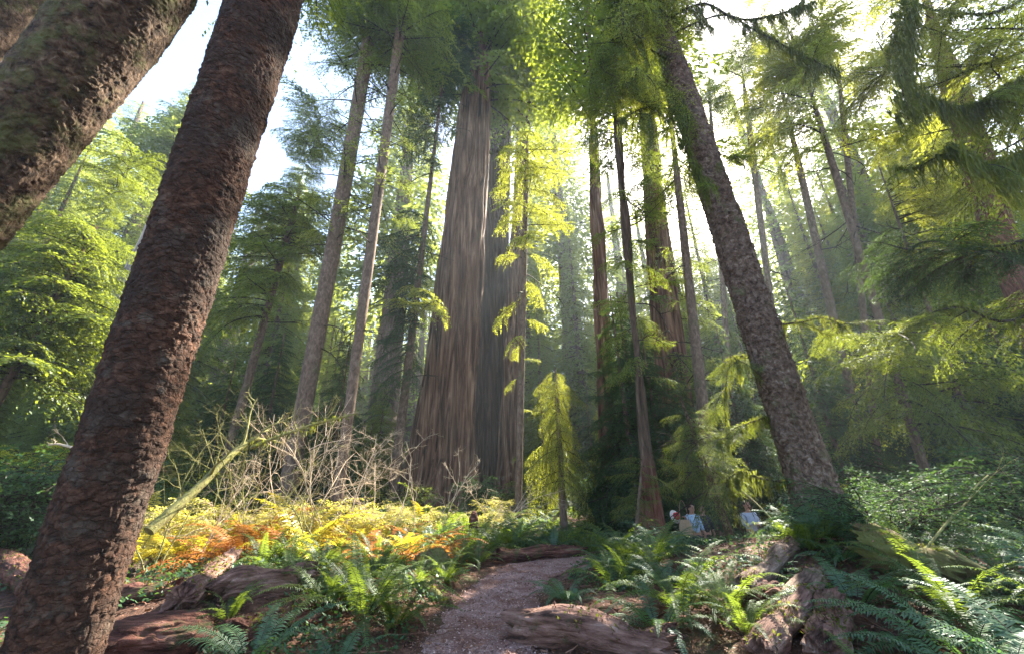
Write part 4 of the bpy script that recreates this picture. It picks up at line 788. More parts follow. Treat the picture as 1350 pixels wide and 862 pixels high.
# ------------------------------------------------------------------ shrubs
def leafspray(seed, L=0.6, ntw=9, lf=0.035, lw=0.02, gap=0.02):
    return spray(seed, L, 0.42, ntw, lf, lw, gap, 0.3, 0.25, wood=2, flat=0.35, messy=0.35, bare=0.05)
LIB['hb'] = [leafspray(70+i) for i in range(4)]
LIB['hbbig'] = [leafspray(75+i, 0.9, 10, 0.075, 0.04, 0.045) for i in range(3)]
def shrub_mesh(seed, H, R, n, lib, lm, stems=9, wood='twig'):
    rg = np.random.default_rng(seed); g = G(); bl = 0.6 if lib == 'hb' else 0.9; S = []
    for k in range(stems):
        a = rg.uniform(0, 6.28); r = R*rg.uniform(0.3, 1)**0.6; h = H*rg.uniform(0.6, 1)*(1-0.35*(r/R)**2)
        P = catmull([(rg.normal(0, .05*R), rg.normal(0, .05*R), -0.05), (r*.25*math.cos(a), r*.25*math.sin(a), h*.45), (r*.65*math.cos(a), r*.65*math.sin(a), h*.8), (r*math.cos(a+.2), r*math.sin(a+.2), h)], 14)
        tube(g, P, np.linspace(0.010, 0.003, 14)*max(1, H*.7), 5, 1); S.append(P)
    for k in range(n):
        P = S[rg.integers(0, stems)]; i = rg.integers(3, 14); L = bl*rg.uniform(0.6, 1.15)*max(0.6, min(1.3, R))
        az = math.atan2(P[i][1], P[i][0])+rg.normal(0, 1.0)
        g.put(rg.choice(len(LIB[lib])) is None or LIB[lib][rg.integers(0, len(LIB[lib]))], basis(az, rg.uniform(-0.25, 0.6), rg.normal(0, 0.3))*(L/bl), P[i], None, rg.uniform(-.25, .25))
    return g.mesh('shrub', [M[lm], M[wood]])
SH = shrub_mesh(300, 0.95, 1.0, 150, 'hb', 'bush', 14)
SH2 = shrub_mesh(301, 1.3, 1.1, 170, 'hb', 'bush', 14)
SB = [shrub_mesh(302, 2.2, 1.6, 150, 'hbbig', 'bush', 14), shrub_mesh(303, 2.6, 1.8, 170, 'hbbig', 'bush', 16)]
SBf = shrub_mesh(306, 2.2, 1.6, 150, 'hbbig', 'fir', 14)
SY = shrub_mesh(304, 1.6, 1.1, 90, 'hbbig', 'bushyel', 9); SP = shrub_mesh(305, 1.8, 0.9, 40, 'hbbig', 'bushpink', 8)
SYG = [shrub_mesh(307, 1.7, 1.2, 120, 'hb', 'goldleaf', 10, 'pale_twig'), shrub_mesh(308, 1.5, 1.2, 90, 'hbbig', 'goldleaf', 9, 'pale_twig')]
def shrub(mesh, px, Y, s, label, dz=0.0, group=None, cat='bush', name='shrub'):
    x = at(px, 640, Y)[0]; return tag(obj(name, mesh, None, (x, Y, gz(x, Y)+dz), rnd.uniform(0, 6.28), s), label, cat, group)
shrub(SH, 1150, 5.6, 1.0, 'glossy dark huckleberry bush growing over the log pile at right')
shrub(SH, 1142, 6.6, 0.6, 'huckleberry sprays at the foot of the leaning spruce')
shrub(SH2, 1215, 5.6, 0.75, 'low leafy bush right of the glossy huckleberry')
shrub(SB[0], 1200, 9.0, 0.62, 'dark bush behind the huckleberry with shadowed stems')
shrub(SB[1], 1290, 8.6, 0.72, 'broad grey-green bush at the right behind the slope')
shrub(SB[0], 1350, 7.6, 0.8, 'leafy bush cut by the right frame edge')
shrub(SB[1], 1400, 9.5, 0.9, 'tall bush cut by the right frame edge behind the leafy one')
shrub(SBf, 1235, 11.5, 0.75, 'green bush behind the dark one at right')
shrub(SB[1], 55, 9.5, 1.0, 'dark teal bush at far left under the slanting trunk')
shrub(SB[0], -30, 8.5, 1.0, 'dark teal bush cut by the left frame edge')
shrub(SB[0], 130, 11.5, 1.0, 'dark bush behind the foreground spruce at left')
shrub(SBf, 270, 13.0, 0.9, 'green bush behind the dead thicket')
shrub(SY, 82, 13.0, 0.55, 'yellow-leaved sapling glowing above the teal bushes', 2.2)
shrub(SY, 25, 11.0, 0.5, 'lime-leaved bush tip at far left', 1.9)
shrub(SP, 1120, 14.5, 0.9, 'pinkish-red leaved bush right of the leaning spruce')
shrub(SY, 1160, 14.0, 0.9, 'yellow-green bush beside the pinkish one')
shrub(SY, 1090, 15.0, 1.0, 'yellow-green bush just right of the leaning spruce base')
shrub(SY, 1035, 15.5, 0.8, 'yellow bush behind the mossy hanging bough left of the leaning spruce')
shrub(SY, 1010, 14.5, 0.55, 'small yellow bush behind the man')
for k, (px, Y, q, lab) in enumerate([(250, 8.6, .75, 'golden leafy shrub under the mossy leaning limb'), (310, 9.6, .9, 'golden leafy shrub behind the mossy upright twigs'), (375, 9.4, .75, 'golden leafy shrub left of the tallest bleached tangle'), (440, 10.6, .85, 'golden leafy shrub below the curving brown trunk'), (500, 11.2, .8, 'golden leafy shrub before the left foot of the colossal redwood'), (555, 12.5, .7, 'golden leafy shrub hiding the base of the colossal redwood'), (660, 14, .95, 'pale leafy shrub at the right foot of the colossal redwood'), (620, 13, .6, 'low golden shrub between two bleached twig clumps')]):
    shrub(SYG[k % 2], px, Y, q*0.85, lab)
for k, (px, Y) in enumerate([(1180, 16), (1240, 17), (1300, 14), (1350, 17), (1110, 18), (1000, 18), (960, 17)]):
    shrub([SBf, SB[0], SB[1]][k % 3], px, Y, 0.8, 'leafy green bush in the background right of the hikers', 0, 'background bushes at right')
for k, (px, Y) in enumerate([(200, 17), (60, 17), (-60, 15), (300, 18), (420, 18), (480, 20), (520, 17)]):
    shrub([SBf, SB[1], SB[0]][k % 3], px, Y, 0.9, 'leafy green bush in the background left of the colossal redwood', 0, 'background bushes at left')
for k, (px, Y) in enumerate([(700, 19), (770, 21), (830, 18), (870, 17), (640, 17.5)]):
    shrub([SBf, SB[1], SY][k % 3], px, Y, 0.7, 'leafy bush in the background between the redwood trunks', 0, 'background bushes in the middle')

# ------------------------------------------------------------------ dead thicket and mossy limb
def dead_shrub(px, Y, H, seed, label, mat_='pale_twig', n=7, lean=0.5, group=None, hang=0):
    x = at(px, 640, Y)[0]; g = G(); rg = np.random.default_rng(seed)
    for k in range(n):
        a = rg.uniform(0, 6.28); bare_limb(g, (rg.normal(0, .12), rg.normal(0, .12), -0.05), (math.cos(a)*lean, math.sin(a)*lean, 1), H*rg.uniform(0.7, 1.15), 0.014, seed*50+k, 0, 3, -0.02, 5)
    return tag(obj('dead_shrub', g.mesh('dead_shrub', [M[mat_]], True), None, (x, Y, gz(x, Y))), label, 'dead bush', group)
for k, (px, Y, H, mt) in enumerate([(290, 8.2, 1.7, 'pale_twig'), (345, 8.8, 1.7, 'mossy_twig'), (400, 9.2, 1.9, 'pale_twig'), (450, 9.8, 1.7, 'pale_twig'), (505, 10.4, 1.6, 'pale_twig'), (560, 11.5, 1.3, 'pale_twig'), (650, 12.5, 1.5, 'pale_twig'), (375, 10.5, 2.2, 'pale_twig'), (320, 9.8, 2.0, 'mossy_twig'), (245, 7.0, 1.2, 'mossy_twig'), (430, 7.6, 1.0, 'mossy_twig')]):
    lab = ['bleached bare shrub just right of the foreground spruce', 'mossy bare shrub over the leaning limb', 'tallest bleached tangle below the brown curving trunk', 'bleached tangle before the thin straight trunk', 'bleached tangle left of the colossal redwood', 'low bleached twigs at the left foot of the colossal redwood', 'bleached twigs at the right foot of the colossal redwood', 'bleached tangle rising behind the tallest one', 'mossy upright twigs behind the leaning limb', 'olive upright stems beside the charred stick log', 'mossy stems in front of the rust-orange bracken'][k]
    dead_shrub(px, Y, H*1.6, 400+k, lab, mt, 3 if k > 2 else 4, 0.6)
def limb(px0, py0, px1, py1, Y0, Y1, r, seed, label, mt, moss=0, kids=4, kl=1.0):
    p0, p1 = at(px0, py0, Y0), at(px1, py1, Y1); P = limb_path((0, 0, 0), p1-p0, -0.03, 16, 0.1, seed); g = G()
    trunk(g, P[::3], np.linspace(r, r*.55, len(P[::3])), 28, 160, 'plain', seed, 0, 0)
    rg = np.random.default_rng(seed)
    for k in range(kids):
        i = rg.integers(5, 15); bare_limb(g, P[i], unit(P[i]-P[i-1])+rg.normal(0, .6, 3)+[0, 0, .4], rg.uniform(.5, 1.1)*kl, r*.35, seed+k, 0, 2, -0.02, 4)
    o = tag(obj('fallen_limb', g.mesh('fallen_limb', [M[mt]], True), None, p0), label, 'branch')
    if moss:
        g = G(); moss_on(g, P, moss, 0.18, seed, 0.006, 0, 0.05); obj('moss', g.mesh('moss', [M['moss']]), o)
limb(196, 700, 345, 572, 6.6, 8.2, 0.085, 501, 'thick yellow-mossed limb leaning up from the foreground spruce', 'mossy_twig', 900)
limb(330, 590, 470, 540, 8.0, 9.0, 0.035, 502, 'thin mossy branch continuing from the thick leaning limb', 'mossy_twig', 200)
limb(1215, 730, 1310, 620, 4.6, 5.0, 0.012, 503, 'thin bare twig standing over the right slope', 'mossy_twig', 0, 1)
limb(100, 592, 66, 586, 5.2, 5.4, 0.018, 504, 'bleached broken branch end left of the foreground spruce', 'pale_twig', 0, 2, 0.3)
limb(1040, 710, 975, 645, 8.0, 9.2, 0.02, 505, 'thin dead pole leaning in front of the man', 'mossy_twig', 0, 1)

# ------------------------------------------------------------------ logs, stumps, rock
def log(px0, py0, px1, py1, r0, r1, seed, label, mt='rot', lift=0.0, lift1=None, style='rot', flat=1.0, name='log', rows=260, cat='log', bendz=0.0):
    a = gpt(px0, py0); b = gpt(px1, py1); lift1 = lift if lift1 is None else lift1
    p0 = np.array([a[0], a[1], gz(*a)+r0*0.45+lift]); p1 = np.array([b[0], b[1], gz(*b)+r1*0.45+lift1])
    rg = np.random.default_rng(seed); t = np.linspace(0, 1, 7)[:, None]; P = np.array([np.linalg.norm(p1-p0), 0, 0])*t+rg.normal(0, 0.14, (7, 3))*r0; P[:, 2] += (bendz*4*t*(1-t))[:, 0]
    g = G(); trunk(g, P, np.linspace(r0, r1, 7)*(1+rg.normal(0, .08, 7)), 120, rows, style, seed, 0, 0)
    me = g.mesh(name, [M[mt]], True); o = tag(obj(name, me, None, p0), label, cat); o.rotation_euler = Vector(p1-p0).to_track_quat('X', 'Z').to_euler()
    V = g.v[0]; up = V[V[:, 2] > 0.25*min(r0, r1)]; kk = rg.integers(0, len(up), 900); pp = up[kk].astype(float); dn = fbm(pp*4+seed, seed, 3); pp = pp[dn > 0.5]; n = len(pp); gg = G()
    if n > 20:
        dd = unit(rg.normal(0, 1, (n, 3))*[1, 1, 0.6]+[0, 0, 0.35]); sv = unit(np.cross(dd, rg.normal(0, 1, (n, 3)))); LL = rg.uniform(0.012, 0.05, n); vv, ff = leaves(pp, dd, sv, LL, LL*rg.uniform(.25, .6, n)); gg.add(vv, ff, (rg.uniform(size=n) < 0.45).astype(np.int32), rg.uniform(0, 1, n))
        obj('moss', gg.mesh('moss', [M['moss'], M['litter']]), o)
    return o
def chunk(px, py, sz, seed, label, mt, name='wood_chunk', cat='wood', rz=0.0, tilt=0.0, lift=0.0, Y=None):
    x, y = gpt(px, py) if Y is None else (at(px, py, Y)[0], Y)
    nu, nv = 130, 90; u = np.linspace(0, 2*PI, nu, endpoint=False); w = np.linspace(0.02, PI-0.02, nv); U, W = np.meshgrid(u, w)
    d = v3(np.sin(W)*np.cos(U), np.sin(W)*np.sin(U), np.cos(W)); d = np.sign(d)*np.abs(d)**0.75; D = d*np.array(sz)
    n1 = fbm(D*2.2/max(sz)+seed, seed, 4); n2 = 1-np.abs(2*vn(D*np.array([2.0, 9, 9])/max(sz)*0.9+seed, seed+2)-1)
    f1, f2, c = worley(D*1.3/max(sz)+seed, seed+3)
    D = D*(0.72+0.5*n1+0.12*c*np.clip((f2-f1)*4, 0, 1))[..., None]*(1-0.09*n2**3)[..., None]+0.022*(fbm(D*np.array([5, 18, 18]), seed+5, 4)-0.5)[..., None]*d
    Rm = np.array(Matrix.Rotation(rz, 3, 'Z') @ Matrix.Rotation(tilt, 3, 'Y')); D = D @ Rm.T
    i, j = np.meshgrid(np.arange(nv-1), np.arange(nu), indexing='ij'); j2 = (j+1) % nu
    g = G(); g.add(D.reshape(-1, 3), np.stack([i*nu+j, (i+1)*nu+j, (i+1)*nu+j2, i*nu+j2], -1).reshape(-1, 4))
    return tag(obj(name, g.mesh(name, [M[mt]], True), None, (x, y, gz(x, y)+sz[2]*0.35+lift)), label, cat)
log(655, 742, 770, 733, 0.17, 0.13, 601, 'weathered log lying across behind the path bend', 'rot', 0.05)
log(680, 838, 880, 872, 0.17, 0.20, 602, 'big reddish log at the bottom right of the path', 'rotpink', 0.02, rows=360)
log(742, 818, 812, 815, 0.07, 0.06, 603, 'thin rotten log behind the big reddish one', 'rot', 0.02)
log(235, 815, 300, 755, 0.13, 0.115, 604, 'split pinkish log with a cut end on the red mound', 'rotpink', 0.10, 0.16)
log(165, 768, 240, 722, 0.06, 0.05, 605, 'charred dark stick log left of the split one', 'twig', 0.10, 0.22)
log(140, 800, 235, 785, 0.13, 0.10, 606, 'red rotten log beside the foreground spruce', 'rot', 0.02)
log(285, 792, 410, 770, 0.19, 0.16, 607, 'crumbling red root mound between the split log and the shaggy fern', 'rotpink', -0.02)
log(-20, 745, 45, 800, 0.20, 0.18, 608, 'broken log lying at the left frame edge', 'rot', 0.1)
log(300, 850, 420, 815, 0.14, 0.12, 609, 'dark red decayed log below the crumbling root mound', 'rot', -0.03)
log(985, 800, 1048, 722, 0.12, 0.11, 610, 'long split log running toward the leaning spruce', 'rotgrey', 0.08, 0.0)
log(1032, 835, 1085, 765, 0.13, 0.11, 611, 'brown decayed log right of the long split one', 'rotgrey', 0.03, 0.03)
log(1150, 740, 1290, 790, 0.26, 0.22, 612, 'mossy rotting log under the right slope ferns', 'mosswood', 0.05)
log(1170, 660, 1240, 720, 0.22, 0.2, 613, 'grey mossy log behind the huckleberry', 'mosswood', 0.1)
log(735, 765, 790, 745, 0.07, 0.08, 614, 'root ridge at the right path edge below the crossing log', 'rotpink', -0.02)
log(540, 765, 590, 800, 0.10, 0.07, 615, 'mossy low log hugging the left path edge', 'mosswood', -0.02)
chunk(568, 752, (0.34, 0.24, 0.24), 621, 'moss-brown boulder-like stump at the left path bend', 'mosswood', 'stump', 'stump', 0.5)
log(1008, 880, 1078, 800, 0.13, 0.09, 622, 'pointed pinkish split log, left of two at the bottom right', 'rotpink', 0.04, 0.1, rows=200)
log(1095, 885, 1105, 815, 0.15, 0.13, 623, 'blocky pinkish split log, right of two at the bottom right', 'rotpink', 0.02, 0.02, rows=200)
chunk(625, 690, (0.12, 0.12, 0.32), 624, 'small orange broken stump among the ferns under the colossal redwood', 'rot', 'stump', 'stump', Y=11.5, lift=0.35)
chunk(800, 738, (0.45, 0.2, 0.12), 625, 'ruddy rotten wood lump right of the crossing log', 'rot', rz=0.3)
chunk(200, 850, (0.5, 0.4, 0.16), 626, 'red crumbly wood mound right of the foreground spruce foot', 'rot', rz=0.3)
chunk(1010, 800, (0.3, 0.2, 0.16), 627, 'dark rooty lump left of the decayed logs', 'rot', rz=0.3)

# ------------------------------------------------------------------ ground litter, low plants
def scatter(name, n, fn, sz, mt, seed, label, elong=(1, 3), flat=0.35, wmul=1.0):
    rg = np.random.default_rng(seed); x, y = fn(rg, n); z = ground(x, y)+0.012; n = len(x)
    a = rg.uniform(0, 6.28, n); d = unit(v3(np.cos(a), np.sin(a), rg.normal(0, flat, n))); s = unit(np.cross(d, v3(rg.normal(0, flat, n), rg.normal(0, flat, n), 1)))
    L = rg.uniform(*sz, n)*rg.uniform(0.4, 1, n); v, f = leaves(v3(x, y, z+0.012), d, s, L, L/rg.uniform(*elong, n)*wmul)
    g = G(); g.add(v, f, 0, rg.uniform(0, 1, n)); o = obj(name, g.mesh(name, [M[mt]])); o['kind'] = 'stuff'; tag(o, label, name.replace('_', ' '))
def polar(rmin, rmax, amin=-1.2, amax=1.2, cond=None):
    def fn(rg, n):
        r = rmin*(rmax/rmin)**rg.uniform(0, 1, n); a = rg.uniform(amin, amax, n); x, y = r*np.sin(a), r*np.cos(a)
        if cond is not None: k = cond(x, y); return x[k], y[k]
        return x, y
    return fn
scatter('litter', 90000, polar(2.2, 16), (0.015, 0.06), 'litter', 1, 'brown leaf and needle litter on the forest floor and path', (1.2, 4))
scatter('bark_chips', 60000, polar(2.4, 11, -0.6, 0.75, cond=lambda x, y: path_dist(x, y) < 0.06), (0.012, 0.045), 'chips', 7, 'pinkish brown bark chips covering the trail', (1.3, 3.5), 0.3)
scatter('leaves', 9000, polar(2.2, 14, cond=lambda x, y: path_dist(x, y) > 0.1), (0.03, 0.10), 'ferndead', 2, 'dead curled leaves between the ferns', (1.2, 2.5), 0.7)
def sticks(n, seed):
    rg = np.random.default_rng(seed); g = G()
    for k in range(n):
        r = 3*(4.5)**rg.uniform(); a = rg.uniform(-0.95, 0.95); x, y = r*math.sin(a), r*math.cos(a); L = rg.uniform(0.08, 0.5); b = rg.uniform(0, 6.28)
        if path_dist(np.array([x]), np.array([y]))[0] < 0: L *= 0.3
        ts = np.linspace(0, 1, 4); xx = x+math.cos(b)*L*ts+rg.normal(0, .01, 4); yy = y+math.sin(b)*L*ts+rg.normal(0, .01, 4)
        tube(g, v3(xx, yy, ground(xx, yy)+0.02+rg.uniform(0, .05)), rg.uniform(0.002, 0.006), 4, 0, rg.uniform())
    o = obj('twig_debris', g.mesh('twig_debris', [M['litter']])); o['kind'] = 'stuff'; tag(o, 'small fallen twigs scattered over the forest floor', 'twigs')
sticks(900, 3)
def ground_cover(n, seed):
    rg = np.random.default_rng(seed); g = G(); r = 2.6*(22/2.6)**rg.uniform(0, 1, n); a = rg.uniform(-1.25, 1.25, n); x, y = r*np.sin(a), r*np.cos(a)
    k = (path_dist(x, y) > 0.12) & (fbm(v3(x*0.7, y*0.7, 0), 21, 3) > 0.47); x, y, r = x[k], y[k], r[k]; z = ground(x, y); n = len(x)
    for q in range(5):
        b = rg.uniform(0, 6.28, n); h = rg.uniform(0.03, 0.14, n)*(0.7+r*0.04); d = unit(v3(np.cos(b), np.sin(b), rg.uniform(0.1, 0.9, n))); s = unit(np.cross(d, v3(rg.normal(0, .4, n), rg.normal(0, .4, n), 1)))
        L = rg.uniform(0.03, 0.07, n)*(0.7+r*0.07); v, f = leaves(v3(x, y, z)+v3(rg.normal(0, .05, n), rg.normal(0, .05, n), h), d, s, L, L*rg.uniform(0.35, 0.7, n)); g.add(v, f, 0, rg.uniform(0, 1, n))
    o = obj('ground_cover', g.mesh('ground_cover', [M['bush']])); o['kind'] = 'stuff'; tag(o, 'low green leafy ground cover between ferns and logs', 'ground cover')
ground_cover(15000, 4)

# ------------------------------------------------------------------ people
def skinned(name, J, E, mt, sub=2, parent=None):
    """J: list of (x,y,z,r); E: edges; one continuous skinned surface"""
    me = bpy.data.meshes.new(name); me.from_pydata([j[:3] for j in J], E, []); me.update()
    o = bpy.data.objects.new(name, me); COL.objects.link(o); md = o.modifiers.new('s', 'SKIN'); ly = me.skin_vertices[0].data
    for i, j in enumerate(J): ly[i].radius = (j[3], j[4] if len(j) > 4 else j[3]); ly[i].use_root = (i == 0)
    md.use_smooth_shade = True; ss = o.modifiers.new('u', 'SUBSURF'); ss.levels = sub; ss.render_levels = sub
    dg = bpy.context.evaluated_depsgraph_get(); m2 = bpy.data.meshes.new_from_object(o.evaluated_get(dg), depsgraph=dg)
    bpy.data.objects.remove(o); m2.name = name; m2.materials.clear(); m2.materials.append(mt)
    for p in m2.polygons: p.use_smooth = True
    return obj(name, m2, parent)
skin = plain('skin', (0.42, 0.24, 0.17), 0.55); hairm = plain('black_hair', (0.012, 0.009, 0.008), 0.5)
def hand(J, E, w, d, up, s=1.0):
    """palm and five fingers from wrist joint index w along d"""
    d = Vector(d).normalized(); u = Vector(up); sd = d.cross(u).normalized(); W = Vector(J[w][:3]); n0 = len(J)
    J.append((*(W+d*0.05), 0.024, 0.014)); E.append((w, n0)); J.append((*(W+d*0.085), 0.030, 0.013)); E.append((n0, n0+1))
    for k, L in enumerate((0.068, 0.078, 0.073, 0.058)):
        o = sd*(0.027-0.018*k); b = len(J); p = W+d*0.088+o
        J.append((*p, 0.0085)); E.append((n0+1, b)); J.append((*(p+d*L*.55-u*0.012), 0.008)); E.append((b, b+1)); J.append((*(p+d*L*.85-u*0.035), 0.007)); E.append((b+1, b+2))
    b = len(J); J.append((*(W+d*0.04+sd*0.032), 0.010)); E.append((n0, b)); J.append((*(W+d*0.075+sd*0.05), 0.008)); E.append((b, b+1))
def person(label, px, py_head, Y, face, arms, shirt, legs, hair, H=1.72, extra=None, long_hair=False):
    """origin at the feet, facing local -Y"""
    top = at(px, py_head, Y); x = top[0]; z0 = top[2]-H; k = H/1.75
    root = thing('person', label, 'person', (x, Y, z0), face)
    J = [(0, 0, 0.97*k, .14, .10), (0, 0, 1.16*k, .135, .095), (0, 0.01, 1.36*k, .165, .10), (0, 0.01, 1.46*k, .07, .065), (0, 0, 1.52*k, .052, .052), (0, -.01, 1.60*k, .074, .088), (0, -.012, 1.68*k, .078, .098), (0, 0, 1.735*k, .05, .06)]
    E = [(i, i+1) for i in range(7)]
    for s in (-1, 1):
        n = len(J); J += [(s*.095, 0, .90*k, .085), (s*.105, -.01, .50*k, .056), (s*.11, .02, .09*k, .038), (s*.115, -.03, .045*k, .04, .035), (s*.12, -.15, .03*k, .035, .025)]
        E += [(0, n), (n, n+1), (n+1, n+2), (n+2, n+3), (n+3, n+4)]
    aj = []
    for s in (-1, 1):
        el, wr, hd, up = arms[0 if s < 0 else 1]; n = len(J); sh = (s*.185, .01, 1.41*k, .055)
        J += [sh, (*el, .042), (*wr, .029)]; E += [(2, n), (n, n+1), (n+1, n+2)]; aj.append((sh, el, wr)); hand(J, E, n+2, hd, Vector(up))
    body = skinned('body', J, E, skin, 2, root)
    # face: eyes, nose, mouth on the head of the same figure
    g = G()
    for s in (-1, 1): tube(g, [(s*.031, -.098, 1.655*k), (s*.031, -.108, 1.655*k)], [.012, .008], 8, 0, cap=True)
    tube(g, [(-.026, -.098, 1.585*k), (0, -.106, 1.583*k), (.026, -.098, 1.585*k)], [.004, .007, .004], 6, 1)
    obj('face_features', g.mesh('face_features', [M['twig'], M['bushpink']], True), body)
    g = G(); tube(g, [(0, -.098, 1.65*k), (0, -.122, 1.612*k), (0, -.10, 1.60*k)], [.007, .014, .008], 8); 
    for s in (-1, 1): tube(g, [(s*.078, 0, 1.665*k), (s*.092, .008, 1.64*k), (s*.078, 0, 1.60*k)], [.01, .017, .008], 7)
    obj('nose_and_ears', g.mesh('nose_and_ears', [skin], True), body)
    SJ = [(0, 0, .93*k, .165, .125), (0, 0, 1.16*k, .155, .115), (0, .01, 1.37*k, .185, .12), (0, .01, 1.455*k, .085, .08)]; SE = [(0, 1), (1, 2), (2, 3)]
    for sh, el, wr in aj:
        n = len(SJ); w2 = Vector(el).lerp(Vector(wr), .85); SJ += [(*sh[:3], .072), (*el, .057), (*w2, .042)]; SE += [(2, n), (n, n+1), (n+1, n+2)]
    skinned('shirt', SJ, SE, shirt, 2, root)
    TJ = [(0, 0, .98*k, .15, .115), (0, 0, .90*k, .14, .11)]; TE = [(0, 1)]
    for s in (-1, 1): n = len(TJ); TJ += [(s*.1, 0, .80*k, .095), (s*.105, -.01, .50*k, .07), (s*.11, .02, .12*k, .055)]; TE += [(1, n), (n, n+1), (n+1, n+2)]
    skinned('trousers', TJ, TE, legs, 2, root)
    for s in (-1, 1): skinned('shoe', [(s*.115, .05, .05, .045, .045), (s*.118, -.06, .045, .048, .04), (s*.12, -.17, .035, .04, .03)], [(0, 1), (1, 2)], plain('dark_shoe', (.03, .03, .035)), 1, root)
    HJ = [(0, .02, 1.62*k, .082, .085), (0, .02, 1.70*k, .088, .098), (0, .0, 1.745*k, .06, .075)]; HE = [(0, 1), (1, 2)]
    if long_hair: HJ += [(0, .075, 1.55*k, .075, .045), (0, .10, 1.40*k, .085, .04), (0, .10, 1.28*k, .05, .025)]; HE += [(0, 3), (3, 4), (4, 5)]
    skinned('hair', HJ, HE, hair, 2, root)
    return root, (x, Y, z0), k
fold = (((-.25, -.04, 1.14), (-.02, -.20, 1.19), (1, -.1, .12), (0, -1, 0)), ((.25, -.04, 1.14), (.02, -.24, 1.17), (-1, -.05, .15), (0, -1, 0)))
pm, pml, _ = person('man in a pale blue-grey shirt with folded arms standing left of the leaning spruce', 983, 660, 11.6, 0.25, fold, plain('blue_grey_cloth', (.34, .44, .60)), plain('grey_trousers', (.09, .10, .11)), hairm)
skinned('beard', [(0, -.045, 1.575, .062, .055), (0, -.05, 1.535, .045, .04)], [(0, 1)], hairm, 1, pm)
reach = (((-.27, -.06, 1.20), (-.42, -.18, 1.32), (-.8, -.3, .3), (0, 0, 1)), ((.24, .02, 1.14), (.24, -.08, .92), (0, -.1, -1), (1, 0, 0)))
pw, pwl, _ = person('woman with long black hair in a pale blue shirt holding a red and white hat', 910, 664, 11.8, PI*0.12, reach, plain('pale_blue_cloth', (.40, .60, .85)), plain('dark_trousers', (.03, .035, .05)), hairm, 1.62, None, True)
stil = (((-.25, .0, 1.15), (-.24, -.05, .93), (0, -.1, -1), (-1, 0, 0)), ((.25, .0, 1.15), (.24, -.05, .93), (0, -.1, -1), (1, 0, 0)))
person('person in dark clothes standing just behind the woman with the hat', 924, 666, 12.6, 0.3, stil, plain('black_cloth', (.02, .022, .03)), plain('black_trousers', (.02, .02, .02)), hairm, 1.62)
def bag():
    c = at(904, 694, 11.45); g = G(); n = 24; u = np.linspace(0, 2*PI, n, endpoint=False); w = np.linspace(0, 1, 12)
    U, W = np.meshgrid(u, w); rr = (0.15+0.035*np.sin(W*PI))*(1-0.25*W); x = np.cos(U); x = np.sign(x)*np.abs(x)**.6*rr; y = np.sign(np.sin(U))*np.abs(np.sin(U))**.6*rr*.5; z = (W-.5)*.34
    i, j = np.meshgrid(np.arange(11), np.arange(n), indexing='ij'); j2 = (j+1) % n; g.add(v3(x, y, z).reshape(-1, 3), np.stack([i*n+j, i*n+j2, (i+1)*n+j2, (i+1)*n+j], -1).reshape(-1, 4))
    g.add(np.vstack([v3(x[0], y[0], z[0]), [0, 0, -.17]]), np.stack([np.arange(n), np.full(n, n), (np.arange(n)+1) % n], -1))
    o = tag(obj('shoulder_bag', g.mesh('shoulder_bag', [plain('tan_cloth', (.52, .38, .25))], True), None, c), 'tan cloth bag hanging at the woman\'s side', 'bag')
    g = G(); t = np.linspace(0, PI, 14); tube(g, v3(.11*np.cos(t), 0*t, .14+.5*np.sin(t)), .009, 6); obj('strap', g.mesh('strap', [plain('tan_strap', (.3, .2, .12))], True), o)
bag()
def hat():
    c = at(891, 680, 11.55); g = G(); n = 28; prof = [(0.0, .10), (.05, .098), (.085, .07), (.095, .0), (.10, -.01), (.165, -.03), (.168, -.036), (.09, -.012), (.0, -.01)]
    u = np.linspace(0, 2*PI, n, endpoint=False); v = np.concatenate([v3(r*np.cos(u), r*np.sin(u), z) for r, z in prof]); i, j = np.meshgrid(np.arange(len(prof)-1), np.arange(n), indexing='ij'); j2 = (j+1) % n
    g.add(v, np.stack([i*n+j, (i+1)*n+j, (i+1)*n+j2, i*n+j2], -1).reshape(-1, 4), np.where(i.ravel() < 3, 0, 1))
    o = tag(obj('sun_hat', g.mesh('sun_hat', [plain('red_felt', (.55, .03, .05)), plain('white_cloth', (.75, .72, .70))], True), None, c), 'red and white hat held out in the woman\'s hand', 'hat'); o.rotation_euler = (1.2, 0.5, 0.3)
hat()

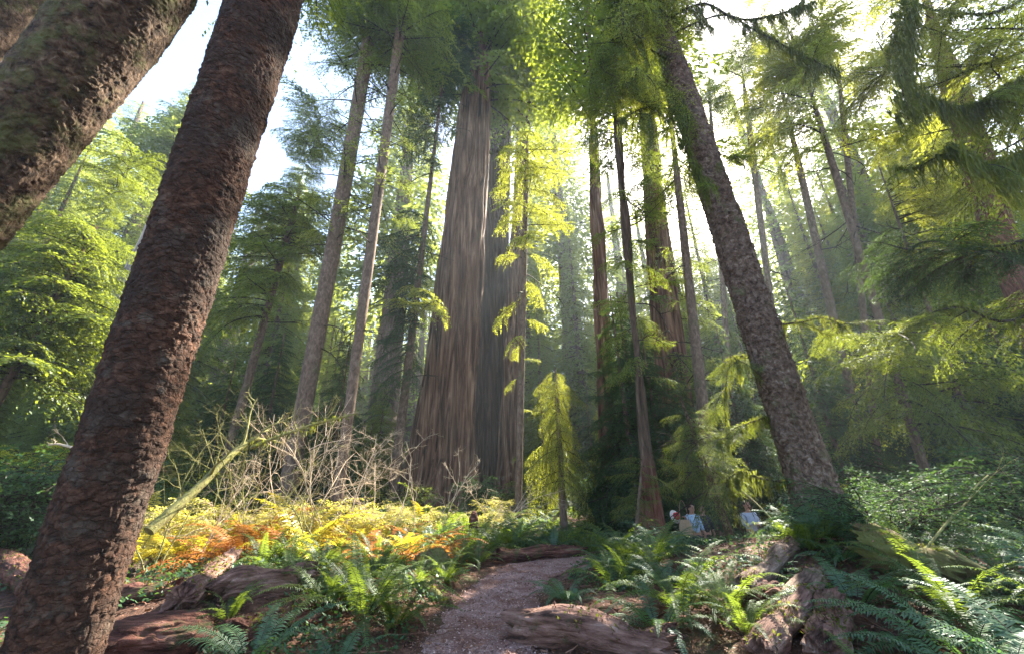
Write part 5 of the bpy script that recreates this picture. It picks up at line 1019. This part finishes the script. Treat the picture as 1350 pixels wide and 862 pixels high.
# ------------------------------------------------------------------ air, sky, sun, camera
def haze():
    bx = [(-175, -175, -3), (175, -175, -3), (175, 175, -3), (-175, 175, -3), (-175, -175, 84), (175, -175, 84), (175, 175, 84), (-175, 175, 84)]
    g = G(); g.add(bx, [(0, 3, 2, 1), (4, 5, 6, 7), (0, 1, 5, 4), (1, 2, 6, 5), (2, 3, 7, 6), (3, 0, 4, 7)])
    m, nt = mat('haze_air'); v = N(nt, 'ShaderNodeVolumePrincipled'); v.inputs['Color'].default_value = (0.72, 0.86, 1.0, 1); v.inputs['Density'].default_value = HAZE; v.inputs['Anisotropy'].default_value = 0.4
    o = N(nt, 'ShaderNodeOutputMaterial'); nt.links.new(v.outputs[0], o.inputs['Volume']); o = obj('haze', g.mesh('haze', [m])); o['kind'] = 'stuff'
HAZE = 0.0009
haze()
w = bpy.data.worlds.new('World'); sc.world = w; w.use_nodes = True; nt = w.node_tree; nt.nodes.clear()
sk = nt.nodes.new('ShaderNodeTexSky'); sk.sky_type = 'NISHITA'; sk.sun_disc = False; sk.sun_elevation = EL; sk.sun_rotation = AZ; sk.air_density = 1.0; sk.dust_density = 1.5
bg = nt.nodes.new('ShaderNodeBackground'); bg.inputs[1].default_value = 0.085; ou = nt.nodes.new('ShaderNodeOutputWorld'); nt.links.new(sk.outputs[0], bg.inputs[0]); nt.links.new(bg.outputs[0], ou.inputs[0])
sl = bpy.data.lights.new('sun', 'SUN'); sl.energy = 5.0; sl.angle = math.radians(0.5); sl.color = (1.0, 0.90, 0.74); so = bpy.data.objects.new('sun', sl); COL.objects.link(so)
so.rotation_euler = Vector(SUN).to_track_quat('Z', 'Y').to_euler(); so.location = (20, 30, 60)
cd = bpy.data.cameras.new('camera'); cd.sensor_width = 36; cd.lens = F/1350*36; cd.clip_end = 2000; cd.clip_start = 0.05; co = bpy.data.objects.new('camera', cd); COL.objects.link(co)
co.matrix_world = Matrix.Translation(CAM) @ Matrix(RC.tolist()).to_4x4(); sc.camera = co
vs = sc.view_settings; vs.view_transform = 'Standard'; vs.look = 'None'; vs.gamma = 1; vs.use_curve_mapping = False; vs.exposure = 3.0
cy = sc.cycles; cy.max_bounces = 7; cy.diffuse_bounces = 4; cy.glossy_bounces = 2; cy.transmission_bounces = 4; cy.volume_bounces = 1; cy.transparent_max_bounces = 4
cy.use_denoising = True; cy.denoising_input_passes = 'RGB_ALBEDO_NORMAL'; cy.denoising_prefilter = 'NONE'; cy.sample_clamp_direct = 12; cy.denoiser = 'OPENIMAGEDENOISE'; cy.sample_clamp_indirect = 6; cy.use_adaptive_sampling = False; cy.adaptive_threshold = 0.02; cy.caustics_reflective = False; cy.caustics_refractive = False
